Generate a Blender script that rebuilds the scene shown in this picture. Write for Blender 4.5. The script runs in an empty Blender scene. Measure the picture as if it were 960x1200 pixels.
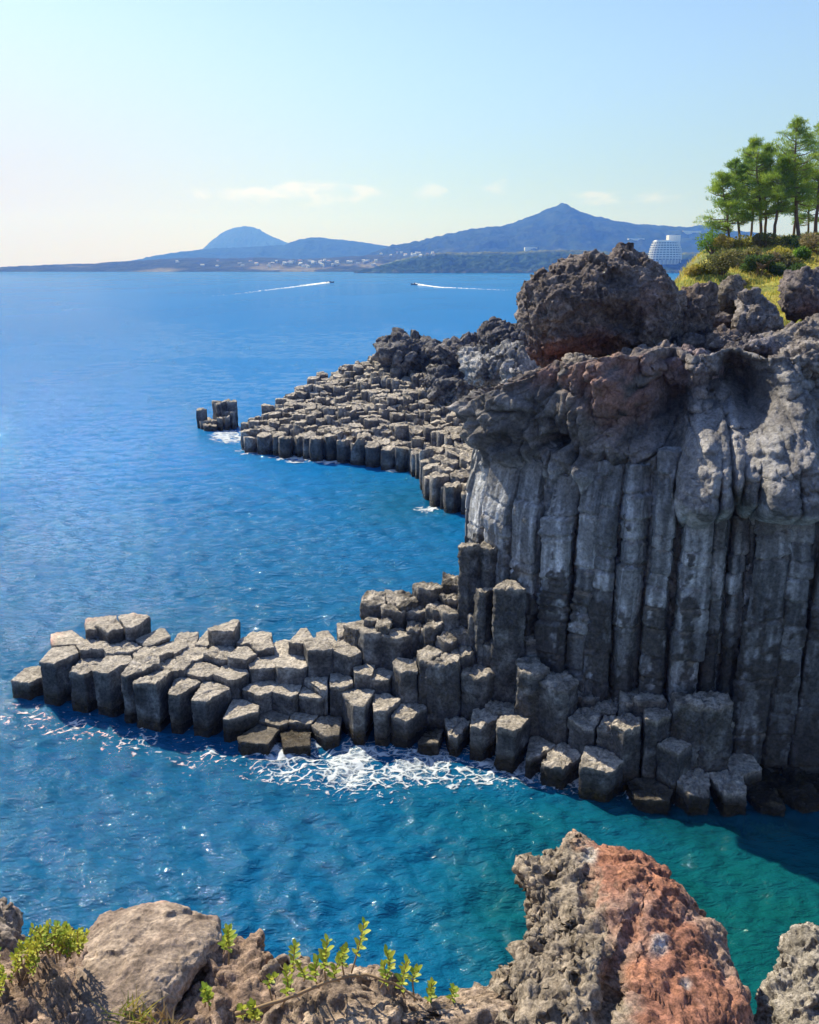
import bpy, bmesh, math, random
import numpy as np
from mathutils import Vector, Matrix

random.seed(11)
RNG = np.random.default_rng(7)
scene = bpy.context.scene
COL = scene.collection
R = math.radians

# ------------------------------------------------------------------ camera model
F = 1039.23            # focal length in photo pixels (960 x 1200)
TH = math.atan(288.0 / F)
CT, ST = math.cos(TH), math.sin(TH)
CAM = np.array([0.0, 0.0, 18.0])


def ray(px, py):
    u = (np.asarray(px, float) - 480.0) / F
    v = (600.0 - np.asarray(py, float)) / F
    return np.stack([u, CT + v * ST, -ST + v * CT], -1)


def at_z(px, py, z):
    d = ray(px, py)
    t = (z - CAM[2]) / d[..., 2]
    return CAM + d * t[..., None]


def at_y(px, py, Y):
    d = ray(px, py)
    t = np.asarray(Y, float) / d[..., 1]
    return CAM + d * t[..., None]


def proj(P):
    q = np.asarray(P, float) - CAM
    dep = q[..., 1] * CT - q[..., 2] * ST
    up = q[..., 1] * ST + q[..., 2] * CT
    dep = np.where(dep < 0.05, 0.05, dep)
    return 480 + F * q[..., 0] / dep, 600 - F * up / dep


# ------------------------------------------------------------------ numpy noise
def _hash(ix, iy, iz, seed):
    h = (ix.astype(np.uint32) * np.uint32(374761393) + iy.astype(np.uint32) * np.uint32(668265263)
         + iz.astype(np.uint32) * np.uint32(2147483647) + np.uint32((seed * 1274126177) & 0xffffffff))
    h = (h ^ (h >> np.uint32(13))) * np.uint32(1274126177)
    h = (h ^ (h >> np.uint32(16))) * np.uint32(2246822519)
    return h ^ (h >> np.uint32(15))


_ang = RNG.normal(size=(256, 3))
_GR = (_ang / np.linalg.norm(_ang, axis=1, keepdims=True)).astype(np.float32)


def perlin(P, seed=0):
    P = np.asarray(P, np.float32)
    i0 = np.floor(P).astype(np.int64)
    f = (P - i0).astype(np.float32)
    u = f * f * f * (f * (f * 6 - 15) + 10)
    out = 0
    for dx in (0, 1):
        wx = u[:, 0] if dx else 1 - u[:, 0]
        for dy in (0, 1):
            wy = u[:, 1] if dy else 1 - u[:, 1]
            for dz in (0, 1):
                wz = u[:, 2] if dz else 1 - u[:, 2]
                g = _GR[_hash(i0[:, 0] + dx, i0[:, 1] + dy, i0[:, 2] + dz, seed) & np.uint32(255)]
                d = g[:, 0] * (f[:, 0] - dx) + g[:, 1] * (f[:, 1] - dy) + g[:, 2] * (f[:, 2] - dz)
                out = out + d * wx * wy * wz
    return out * 1.6


def fbm(P, octv=4, seed=0, gain=0.5, lac=2.03):
    P = np.asarray(P, np.float32)
    a, o, n = 1.0, 0, 0
    for k in range(octv):
        o = o + a * perlin(P, seed + k * 17)
        n += a
        a *= gain
        P = P * lac + 3.7
    return o / n


def ridged(P, octv=4, seed=0, gain=0.5):
    P = np.asarray(P, np.float32)
    a, o, n = 1.0, 0, 0
    for k in range(octv):
        o = o + a * (1 - 2 * np.abs(perlin(P, seed + k * 31)))
        n += a
        a *= gain
        P = P * 2.07 + 1.3
    return o / n


def worley(P, seed=0):
    P = np.asarray(P, np.float32)
    i0 = np.floor(P).astype(np.int64)
    f1 = np.full(len(P), 9.0, np.float32)
    f2 = f1.copy()
    for dx in (-1, 0, 1):
        for dy in (-1, 0, 1):
            for dz in (-1, 0, 1):
                c = i0 + np.array([dx, dy, dz])
                h = _hash(c[:, 0], c[:, 1], c[:, 2], seed)
                q = np.stack([(h & np.uint32(1023)), (h >> np.uint32(10)) & np.uint32(1023),
                              (h >> np.uint32(20)) & np.uint32(1023)], -1).astype(np.float32) / 1023.0
                d = np.linalg.norm(c.astype(np.float32) + q - P, axis=1)
                m = d < f1
                f2 = np.where(m, f1, np.minimum(f2, d))
                f1 = np.where(m, d, f1)
    return f1, f2


def facet(P, seed=0, tilt=1.3):
    """angular broken blocks: every cell gets its own level and its own tilted face"""
    P = np.asarray(P, np.float32)
    i0 = np.floor(P).astype(np.int64)
    f1 = np.full(len(P), 9.0, np.float32); f2 = f1.copy()
    hb = np.zeros(len(P), np.uint32); off = np.zeros_like(P)
    for dx in (-1, 0, 1):
        for dy in (-1, 0, 1):
            for dz in (-1, 0, 1):
                c = i0 + np.array([dx, dy, dz])
                h = _hash(c[:, 0], c[:, 1], c[:, 2], seed)
                q = np.stack([(h & np.uint32(1023)), (h >> np.uint32(10)) & np.uint32(1023),
                              (h >> np.uint32(20)) & np.uint32(1023)], -1).astype(np.float32) / 1023.0
                o = P - (c.astype(np.float32) + q)
                d = np.linalg.norm(o, axis=1)
                m = d < f1
                f2 = np.where(m, f1, np.minimum(f2, d))
                f1 = np.where(m, d, f1)
                hb = np.where(m, h, hb); off = np.where(m[:, None], o, off)
    h2 = (hb * np.uint32(2654435761)) ^ (hb >> np.uint32(7))
    lev = ((h2 >> np.uint32(8)) & np.uint32(1023)).astype(np.float32) / 1023.0 - 0.5
    g = _GR[h2 & np.uint32(255)]
    v = lev * 0.9 + tilt * (g * off).sum(1)
    e = sstep(0.0, 0.14, f2 - f1)
    return v * e - 0.35 * (1 - e)


def sstep(a, b, x):
    t = np.clip((x - a) / (b - a), 0, 1)
    return t * t * (3 - 2 * t)


# ------------------------------------------------------------------ object helpers
def mesh_np(name, V, faces, mat=None, parent=None, cols=None, smooth=True, normals=None, uvs=None):
    """faces: list of int arrays (M,k)"""
    me = bpy.data.meshes.new(name)
    V = np.asarray(V, np.float32)
    me.vertices.add(len(V))
    me.vertices.foreach_set('co', V.ravel())
    loops, starts, tot, pos = [], [], [], 0
    for fa in faces:
        fa = np.asarray(fa, np.int32)
        if len(fa) == 0:
            continue
        k = fa.shape[1]
        loops.append(fa.ravel())
        starts.append(pos + np.arange(len(fa)) * k)
        tot.append(np.full(len(fa), k))
        pos += fa.size
    L = np.concatenate(loops)
    S = np.concatenate(starts)
    T = np.concatenate(tot)
    me.loops.add(len(L))
    me.loops.foreach_set('vertex_index', L.astype(np.int32))
    me.polygons.add(len(S))
    me.polygons.foreach_set('loop_start', S.astype(np.int32))
    me.polygons.foreach_set('loop_total', T.astype(np.int32))
    me.update(calc_edges=True)
    me.polygons.foreach_set('use_smooth', np.full(len(S), smooth))
    if cols is not None:
        c = np.ones((len(V), 4), np.float32)
        c[:, :3] = cols
        a = me.color_attributes.new('Col', 'FLOAT_COLOR', 'POINT')
        a.data.foreach_set('color', c.ravel())
    if normals is not None:
        me.normals_split_custom_set_from_vertices([tuple(n) for n in normals.tolist()])
    if mat:
        me.materials.append(mat)
    me.validate()
    o = bpy.data.objects.new(name, me)
    COL.objects.link(o)
    if parent:
        o.parent = parent
        o.matrix_parent_inverse = Matrix.Translation(-Vector(parent.location)) if parent.rotation_euler.z == 0 else parent.matrix_basis.inverted()
    return o


def tag(o, label=None, cat=None, group=None, kind=None):
    if label: o['label'] = label
    if cat: o['category'] = cat
    if group: o['group'] = group
    if kind: o['kind'] = kind
    return o


def empty(name, loc, label=None, cat=None, group=None):
    o = bpy.data.objects.new(name, None)
    COL.objects.link(o)
    o.location = loc
    o.empty_display_size = 0.3
    return tag(o, label, cat, group)


def grid_faces(nr, nc, wrap=False, off=0):
    """rows nr, cols nc, index r*nc+c"""
    r = np.arange(nr - 1)[:, None]
    c = np.arange(nc if wrap else nc - 1)[None, :]
    c2 = (c + 1) % nc
    a = r * nc + c
    b = r * nc + c2
    d = (r + 1) * nc + c2
    e = (r + 1) * nc + c
    return np.stack([a, b, d, e], -1).reshape(-1, 4) + off


def vnormals(V, faces):
    N = np.zeros_like(V)
    for fa in faces:
        a, b, c = V[fa[:, 0]], V[fa[:, 1]], V[fa[:, 2]]
        if fa.shape[1] == 4:
            n = np.cross(V[fa[:, 2]] - V[fa[:, 0]], V[fa[:, 3]] - V[fa[:, 1]])
        else:
            n = np.cross(b - a, c - a)
        for k in range(fa.shape[1]):
            for j in range(3):
                N[:, j] += np.bincount(fa[:, k], weights=n[:, j], minlength=len(V))
    return N / np.maximum(np.linalg.norm(N, axis=1, keepdims=True), 1e-9)


_ico = {}


def ico(sub):
    if sub not in _ico:
        bm = bmesh.new()
        bmesh.ops.create_icosphere(bm, subdivisions=sub, radius=1)
        V = np.array([v.co[:] for v in bm.verts])
        Fc = np.array([[v.index for v in f.verts] for f in bm.faces])
        bm.free()
        _ico[sub] = (V, Fc)
    return _ico[sub]


# ------------------------------------------------------------------ material helpers
class NT:
    def __init__(self, name):
        self.m = bpy.data.materials.new(name)
        self.m.use_nodes = True
        self.t = self.m.node_tree
        for n in list(self.t.nodes):
            self.t.nodes.remove(n)
        self.out = self.t.nodes.new('ShaderNodeOutputMaterial')

    def n(self, typ, **kw):
        nd = self.t.nodes.new(typ)
        for k, v in kw.items():
            if k.startswith('i_'):
                nd.inputs[k[2:].replace('_', ' ')].default_value = v
            else:
                setattr(nd, k, v)
        return nd

    def l(self, a, b):
        self.t.links.new(a, b)

    def noise(self, vec, scale, detail=4, rough=0.55, dist=0.0):
        nd = self.n('ShaderNodeTexNoise')
        nd.inputs['Scale'].default_value = scale
        nd.inputs['Detail'].default_value = detail
        nd.inputs['Roughness'].default_value = rough
        nd.inputs['Distortion'].default_value = dist
        if vec is not None: self.l(vec, nd.inputs['Vector'])
        return nd.outputs['Fac']

    def voro(self, vec, scale, feature='F1', rnd=1.0):
        nd = self.n('ShaderNodeTexVoronoi', feature=feature)
        nd.inputs['Scale'].default_value = scale
        nd.inputs['Randomness'].default_value = rnd
        if vec is not None: self.l(vec, nd.inputs['Vector'])
        return nd.outputs['Distance']

    def ramp(self, fac, stops):
        nd = self.n('ShaderNodeValToRGB')
        e = nd.color_ramp.elements
        while len(e) < len(stops): e.new(0.5)
        for k, (p, c) in enumerate(stops):
            e[k].position = p
            e[k].color = (c, c, c, 1) if isinstance(c, (int, float)) else (*c, 1)
        self.l(fac, nd.inputs['Fac'])
        return nd.outputs['Color']

    def math(self, op, a, b=None, clamp=False):
        nd = self.n('ShaderNodeMath', operation=op, use_clamp=clamp)
        for k, x in enumerate((a, b)):
            if x is None: continue
            if isinstance(x, (int, float)): nd.inputs[k].default_value = x
            else: self.l(x, nd.inputs[k])
        return nd.outputs[0]

    def mix(self, fac, a, b, blend='MIX'):
        nd = self.n('ShaderNodeMix', data_type='RGBA', blend_type=blend)
        for k, x in ((0, fac), (6, a), (7, b)):
            if isinstance(x, (int, float)): nd.inputs[k].default_value = x
            elif isinstance(x, tuple): nd.inputs[k].default_value = (*x, 1)
            else: self.l(x, nd.inputs[k])
        return nd.outputs[2]

    def bump(self, h, dist, strength=1.0, normal=None):
        nd = self.n('ShaderNodeBump')
        nd.inputs['Distance'].default_value = dist
        nd.inputs['Strength'].default_value = strength
        self.l(h, nd.inputs['Height'])
        if normal: self.l(normal, nd.inputs['Normal'])
        return nd.outputs[0]


def rock_mat(name, s=1.0, pit=0.5, fine=1.0, var=0.5, rough=0.9, wet=False, tint=(1, 1, 1)):
    """s: scale of texture features per metre; colours come from the mesh attribute Col"""
    t = NT(name)
    vec = t.n('ShaderNodeNewGeometry').outputs['Position']
    att = t.n('ShaderNodeAttribute', attribute_name='Col').outputs['Color']
    n1 = t.noise(vec, 1.3 * s, 6, 0.62, 0.6)
    n2 = t.noise(vec, 7.0 * s, 8, 0.68, 0.2)
    n3 = t.noise(vec, 30.0 * s, 4, 0.6)
    v1 = t.voro(vec, 9.0 * s)
    k1 = t.ramp(n1, [(0.36, 1.38 * (1 - var * .8)), (0.64, 1.38 * (1 + var * 0.6))])
    k2 = t.ramp(n2, [(0.39, 1 - var * 1.1), (0.5, 1.0), (0.62, 1 + var * 1.2)])
    c = t.mix(1.0, att, k1, 'MULTIPLY')
    c = t.mix(1.0, c, k2, 'MULTIPLY')
    pitm = t.ramp(v1, [(0.05, 0.45), (0.32, 1.0)])
    c = t.mix(pit, c, t.mix(1.0, c, pitm, 'MULTIPLY'))
    if tint != (1, 1, 1): c = t.mix(1.0, c, tint, 'MULTIPLY')
    b = t.n('ShaderNodeBsdfPrincipled')
    t.l(c, b.inputs['Base Color'])
    b.inputs["Roughness"].default_value = rough
    b.inputs['Specular IOR Level'].default_value = 0.25
    if wet:
        z = t.n('ShaderNodeSeparateXYZ'); t.l(vec, z.inputs[0])
        zz = t.math('ADD', z.outputs[2], t.math('MULTIPLY', n1, -0.7))
        wetm = t.ramp(zz, [(0.05, 1.0), (0.35, 0.0)])
        t.l(t.mix(wetm, c, t.mix(1.0, c, (0.45, 0.42, 0.38), 'MULTIPLY')), b.inputs['Base Color'])
        t.l(t.ramp(wetm, [(0.0, rough), (1.0, 0.25)]), b.inputs['Roughness'])
    nb = t.bump(n2, 0.19 / s * fine, 1.0)
    nb = t.bump(n3, 0.035 / s * fine, 0.9, nb)
    nb = t.bump(t.ramp(v1, [(0.0, 0.0), (0.4, 1.0)]), 0.05 / s * fine * pit, 0.8, nb)
    t.l(nb, b.inputs['Normal'])
    t.l(b.outputs[0], t.out.inputs['Surface'])
    return t.m


def flat_mat(name, col, rough=0.7, var=0.0, scale=3.0, metal=0.0, attr=False, transl=0.0):
    t = NT(name)
    b = t.n('ShaderNodeBsdfPrincipled')
    b.inputs['Base Color'].default_value = (*col, 1)
    b.inputs["Roughness"].default_value = rough
    b.inputs['Metallic'].default_value = metal
    b.inputs['Specular IOR Level'].default_value = 0.3
    c = None
    if attr:
        c = t.n('ShaderNodeAttribute', attribute_name='Col').outputs['Color']
    if var:
        vec = t.n('ShaderNodeNewGeometry').outputs['Position']
        k = t.ramp(t.noise(vec, scale, 5, 0.6), [(0.3, 1 - var), (0.7, 1 + var)])
        c = t.mix(1.0, c if c is not None else (*col,), k, 'MULTIPLY')
    if c is not None: t.l(c, b.inputs['Base Color'])
    if transl:
        tr = t.n('ShaderNodeBsdfTranslucent')
        if c is not None: t.l(c, tr.inputs['Color'])
        else: tr.inputs['Color'].default_value = (*col, 1)
        mx = t.n('ShaderNodeMixShader'); mx.inputs[0].default_value = transl
        t.l(b.outputs[0], mx.inputs[1]); t.l(tr.outputs[0], mx.inputs[2])
        t.l(mx.outputs[0], t.out.inputs['Surface'])
    else:
        t.l(b.outputs[0], t.out.inputs['Surface'])
    return t.m
EXPOSURE = 0.85
VEIL_COL = (4.6, 3.85, 3.85)
CLOUD_COL = (6.4, 6.1, 6.3)
SKY_TINT = (0.84, 0.885, 1.03)
SEA_DEEP = (0.006, 0.155, 0.42)
SEA_NEAR = (0.003, 0.095, 0.22)
SEA_TEAL = (0.003, 0.080, 0.085)
HAZE_COL = (0.09, 0.245, 1.0)
HAZE_D = 2.2e-4
# ------------------------------------------------------------------ camera, light, sky
cd = bpy.data.cameras.new('camera')
cam = bpy.data.objects.new('camera', cd)
COL.objects.link(cam)
cam.location = CAM
cam.rotation_euler = (math.pi / 2 - TH, 0, 0)
cd.sensor_fit = 'VERTICAL'
cd.sensor_height = 24.0
cd.lens = 24.0 * F / 1200.0
cd.clip_start = 0.1
cd.clip_end = 60000
scene.camera = cam

SUN_AZ, SUN_EL = R(-41), R(42)          # azimuth measured from +Y towards +X
sdir = Vector((math.sin(SUN_AZ) * math.cos(SUN_EL), math.cos(SUN_AZ) * math.cos(SUN_EL), math.sin(SUN_EL)))
sd = bpy.data.lights.new('sun', 'SUN')
sun = bpy.data.objects.new('sun', sd)
COL.objects.link(sun)
sd.energy = 4.2
sd.angle = R(0.5)
sd.color = (1.0, 0.94, 0.86)
sun.rotation_euler = sdir.to_track_quat('Z', 'Y').to_euler()
sun.location = (0, 0, 60)

world = bpy.data.worlds.new('World')
scene.world = world
world.use_nodes = True
wt = world.node_tree
for n in list(wt.nodes): wt.nodes.remove(n)
wo = wt.nodes.new('ShaderNodeOutputWorld')
bg = wt.nodes.new('ShaderNodeBackground')
sky = wt.nodes.new('ShaderNodeTexSky')
sky.sky_type = 'NISHITA'
sky.sun_disc = False
sky.sun_elevation = SUN_EL
sky.sun_rotation = SUN_AZ
sky.altitude = 0
sky.air_density = 1.0
sky.dust_density = 0.5
sky.ozone_density = 1.5
bg.inputs['Strength'].default_value = 0.097
tc = wt.nodes.new('ShaderNodeTexCoord')
sep = wt.nodes.new('ShaderNodeSeparateXYZ')
wt.links.new(tc.outputs['Generated'], sep.inputs[0])


def wmath(op, a, b=None, clamp=False):
    nd = wt.nodes.new('ShaderNodeMath'); nd.operation = op; nd.use_clamp = clamp
    for k, x in enumerate((a, b)):
        if x is None: continue
        if isinstance(x, (int, float)): nd.inputs[k].default_value = x
        else: wt.links.new(x, nd.inputs[k])
    return nd.outputs[0]


def wmap(x, a, b):
    nd = wt.nodes.new('ShaderNodeMapRange'); nd.interpolation_type = 'SMOOTHERSTEP'
    wt.links.new(x, nd.inputs[0]); nd.inputs[1].default_value = a; nd.inputs[2].default_value = b
    return nd.outputs[0]


def wmix(f, a, b):
    nd = wt.nodes.new('ShaderNodeMix'); nd.data_type = 'RGBA'
    for k, x in ((0, f), (6, a), (7, b)):
        if isinstance(x, tuple): nd.inputs[k].default_value = (*x, 1)
        elif isinstance(x, (int, float)): nd.inputs[k].default_value = x
        else: wt.links.new(x, nd.inputs[k])
    return nd.outputs[2]


az = wmath('ARCTAN2', sep.outputs[0], sep.outputs[1])
el = wmath('ARCSINE', sep.outputs[2])
# pale veil of thin haze and high cloud towards the sun's side, low over the sea
dx = wmath('SUBTRACT', az, R(-42))
veil = wmath('MULTIPLY', wmap(wmath('ABSOLUTE', dx), R(52), R(2)), wmap(el, R(19), R(-1)))
wn = wt.nodes.new('ShaderNodeTexNoise'); wn.inputs['Scale'].default_value = 2.5; wn.inputs['Detail'].default_value = 4
mp = wt.nodes.new('ShaderNodeMapping'); mp.inputs['Scale'].default_value = (1, 1, 5)
wt.links.new(tc.outputs['Generated'], mp.inputs[0]); wt.links.new(mp.outputs[0], wn.inputs['Vector'])
veil = wmath('MULTIPLY', veil, wmath('ADD', wmath('MULTIPLY', wn.outputs[0], 0.5), 0.75), True)
tn = wt.nodes.new('ShaderNodeMix'); tn.data_type = 'RGBA'; tn.blend_type = 'MULTIPLY'; tn.inputs[0].default_value = 1.0
wt.links.new(sky.outputs[0], tn.inputs[6]); tn.inputs[7].default_value = (*SKY_TINT, 1)
dm = wt.nodes.new('ShaderNodeVectorMath'); dm.operation = 'SCALE'
wt.links.new(tn.outputs[2], dm.inputs[0]); wt.links.new(wmath('ADD', wmath('MULTIPLY', wmap(el, R(-2), R(16)), 0.38), 0.62), dm.inputs['Scale'])
skyc = wmix(veil, dm.outputs[0], VEIL_COL)
# a few small cumulus puffs just above the horizon
cn = wt.nodes.new('ShaderNodeTexNoise'); cn.inputs['Scale'].default_value = 26; cn.inputs['Detail'].default_value = 7
cm = wt.nodes.new('ShaderNodeMapping'); cm.inputs['Scale'].default_value = (1, 1, 2.2)
wt.links.new(tc.outputs['Generated'], cm.inputs[0]); wt.links.new(cm.outputs[0], cn.inputs['Vector'])
cmask = None
for (px, py, w, h, dens) in ((365, 223, 100, 17, .75), (262, 230, 52, 15, .5), (505, 225, 24, 9, .4), (575, 222, 40, 10, .5), (742, 228, 70, 11, .45)):
    d = ray(px, py)
    a0 = math.atan2(d[0], d[1]); e0 = math.atan2(d[2], math.hypot(d[0], d[1]))
    ex = wmath('DIVIDE', wmath('SUBTRACT', az, a0), w / F)
    ey = wmath('DIVIDE', wmath('SUBTRACT', el, e0), h / F)
    rr = wmath('ADD', wmath('MULTIPLY', ex, ex), wmath('MULTIPLY', ey, ey))
    q = wmath('ADD', wmath('SUBTRACT', 0.75, rr), wmath('MULTIPLY', wmath('SUBTRACT', cn.outputs[0], 0.5), 6.0))
    q = wmath('MULTIPLY', wmap(q, -0.1, 1.7), dens)
    cmask = q if cmask is None else wmath('MAXIMUM', cmask, q)
skyc = wmix(cmask, skyc, CLOUD_COL)
wt.links.new(skyc, bg.inputs['Color'])
wt.links.new(bg.outputs[0], wo.inputs['Surface'])

scene.view_settings.view_transform = 'Standard'
scene.view_settings.look = 'None'
scene.view_settings.gamma = 1.0
scene.view_settings.exposure = EXPOSURE
scene.view_settings.use_curve_mapping = False
scene.cycles.use_denoising = True
scene.cycles.denoiser = 'OPENIMAGEDENOISE'
scene.cycles.max_bounces = 4
scene.cycles.diffuse_bounces = 2
scene.cycles.glossy_bounces = 2
scene.cycles.transparent_max_bounces = 5
scene.cycles.volume_bounces = 0
scene.cycles.sample_clamp_indirect = 6.0
# ------------------------------------------------------------------ sea
_wr = np.random.default_rng(3)
WAVES = []
for k in range(60):
    lam = 0.45 * (9.0 / 0.45) ** (k / 59.0)
    th = R(205) + _wr.normal() * 0.85       # travelling towards the coast, from the open sea at left
    amp = 0.0105 * lam ** 0.92 * (0.75 if lam < 3 else 0.14)
    WAVES.append((lam, th, amp, _wr.uniform(0, 6.28)))


def wave(x, y, spacing=0.03):
    if np.ndim(spacing) == 0: spacing = np.full(x.shape, float(spacing))
    h = np.zeros_like(x)
    gust = 0.75 + 0.5 * fbm(np.stack([x * .07, y * .07, 0 * x], -1), 2, 91)
    for lam, th, amp, ph in WAVES:
        k = 2 * math.pi / lam
        att = np.clip((lam / np.maximum(spacing, 1e-4) - 2.5) / 3.0, 0, 1)
        if np.max(att) <= 0: continue
        p = k * (x * math.cos(th) + y * math.sin(th)) + ph + 0.9 * np.sin(0.13 * k * (x * math.sin(th) - y * math.cos(th)) + ph * 3)
        s = np.sin(p)
        h += att * amp * (s + 0.25 * np.cos(2 * p))
    near = spacing < 2.6
    if np.any(near):
        P = np.stack([x[near] * .8 + y[near] * .25, y[near] * 1.25 - x[near] * .3, 0 * x[near]], -1)
        sp_ = spacing[near] if np.ndim(spacing) else spacing
        w_ = .5 * fbm(P * .35, 2, 191)
        n1 = np.abs(perlin(P * .62 + w_[:, None], 192)); n2 = np.abs(perlin(P * 1.35 + 1.3 * w_[:, None], 193)); n3 = np.abs(perlin(P * 2.9 + 2 * w_[:, None], 194))
        n0 = np.abs(perlin(P * np.array([.2, .27, 1]) + .6 * w_[:, None], 195))
        h[near] += (.30 * (.3 - n0) * np.clip((4.0 / sp_ - 1.2) / 2, 0, 1) * sstep(25, 80, y[near]) + .20 * (.3 - n1) * np.clip((1.6 / sp_ - 1.0) / 1.5, 0, 1) + .10 * (.3 - n2) * np.clip((.75 / sp_ - 1.5) / 2, 0, 1) + .04 * (.3 - n3) * np.clip((.35 / sp_ - 1.5) / 2, 0, 1))
    return h * gust


def make_sea():
    pys = np.concatenate([np.arange(1500, 700, -2.2), np.arange(700, 420, -1.25), np.arange(420, 330, -.5), np.arange(330, 313.6, -0.3)])
    Yr = 18.0 / np.tan(TH + np.arctan((pys - 600) / F))
    Yr = np.concatenate([Yr[Yr < 13800], [14000.0]])
    sl = np.concatenate([np.arange(-1.6, -0.62, 0.012), np.arange(-0.62, 0.72, 0.0024), np.arange(0.72, 1.7, 0.012)])
    Yg, Sg = np.meshgrid(Yr, sl, indexing='ij')
    x = (Sg * (Yg * 1.04 + 4)).ravel()
    y = Yg.ravel()
    spc = np.gradient(Yr)[:, None] + 0 * Sg
    sp = np.maximum(np.abs(spc).ravel(), 0.0024 * y)
    z = wave(x, y, sp)
    V = np.stack([x, y, z], -1)
    fa = grid_faces(len(Yr), len(sl))
    # water body colour: deep blue offshore, teal over the shallow cove at right
    px, py = proj(np.stack([x, y, 0 * x], -1))
    cove = sstep(-4.5, 5.0, x + 0.35 * (y - 22)) * sstep(31, 26, y - 0.15 * x) * sstep(40, 20, y)
    cove = np.clip(cove + 0.25 * fbm(np.stack([x * .18, y * .18, 0 * x], -1), 3, 5) * sstep(.05, .3, cove), 0, 1)
    mid = sstep(90, 28, y) * (1 - cove)
    deep = np.array(SEA_DEEP); teal = np.array(SEA_TEAL); near = np.array(SEA_NEAR)
    c = deep * (1 - mid[:, None]) + near * mid[:, None]
    c = c * (1 - cove[:, None]) + teal * cove[:, None]
    # slightly greener patch between headland and spit
    g2 = np.exp(-(((px - 470) / 70) ** 2 + ((py - 590) / 32) ** 2))
    c = c * (1 - .45 * g2[:, None]) + teal * .45 * g2[:, None]
    pt = 0.5 + 0.5 * fbm(np.stack([x * .012, y * .006, 0 * x], -1), 3, 41)
    c = c * (0.85 + 0.3 * pt[:, None])
    t = NT('sea_water')
    pos = t.n('ShaderNodeNewGeometry').outputs['Position']
    att = t.n('ShaderNodeAttribute', attribute_name='Col').outputs['Color']
    mp = t.n('ShaderNodeMapping'); mp.inputs['Rotation'].default_value = (0, 0, R(-20)); mp.inputs['Scale'].default_value = (0.6, 1.25, 1)
    t.l(pos, mp.inputs[0])
    b1 = t.noise(mp.outputs[0], 0.55, 4, 0.55, 0.4)
    b2 = t.noise(mp.outputs[0], 2.6, 4, 0.6, 0.5)
    b3 = t.noise(mp.outputs[0], 11, 2, 0.5, 0.3)
    nb = t.bump(b1, 0.16, 1.0)
    nb = t.bump(b2, 0.17, 1.0, nb)
    nb = t.bump(b3, 0.028, 1.0, nb)
    nb = t.bump(t.noise(mp.outputs[0], 27, 2, .5, .2), 0.004, 1.0, nb)
    dif = t.n('ShaderNodeBsdfDiffuse'); t.l(att, dif.inputs['Color']); t.l(nb, dif.inputs['Normal'])
    gl = t.n('ShaderNodeBsdfGlossy'); gl.inputs['Roughness'].default_value = 0.045; t.l(nb, gl.inputs['Normal'])
    tr = t.n('ShaderNodeBsdfTransparent'); tr.inputs['Color'].default_value = (0.25, 0.62, 0.60, 1)
    sh = t.n('ShaderNodeAttribute', attribute_name='Shallow').outputs['Fac']
    m0 = t.n('ShaderNodeMixShader'); t.l(sh, m0.inputs[0]); t.l(dif.outputs[0], m0.inputs[1]); t.l(tr.outputs[0], m0.inputs[2])
    fr = t.n('ShaderNodeFresnel'); fr.inputs['IOR'].default_value = 1.33; t.l(nb, fr.inputs['Normal'])
    ff = t.math('MINIMUM', t.math('MULTIPLY', fr.outputs[0], 0.72), 0.42)
    m1 = t.n('ShaderNodeMixShader'); t.l(ff, m1.inputs[0]); t.l(m0.outputs[0], m1.inputs[1]); t.l(gl.outputs[0], m1.inputs[2])
    t.l(m1.outputs[0], t.out.inputs['Surface'])
    o = mesh_np('sea', V, [fa], t.m, cols=c)
    a = o.data.attributes.new('Shallow', 'FLOAT', 'POINT')
    shl = 0.45 * np.exp(-((py - np.interp(px, [640, 700, 770, 850, 960], [900, 930, 955, 965, 960])) / 26.0) ** 2) * sstep(610, 700, px) * sstep(45, 20, y)
    a.data.foreach_set('value', shl.astype(np.float32))
    tag(o, kind='structure')
    return o


make_sea()


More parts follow.
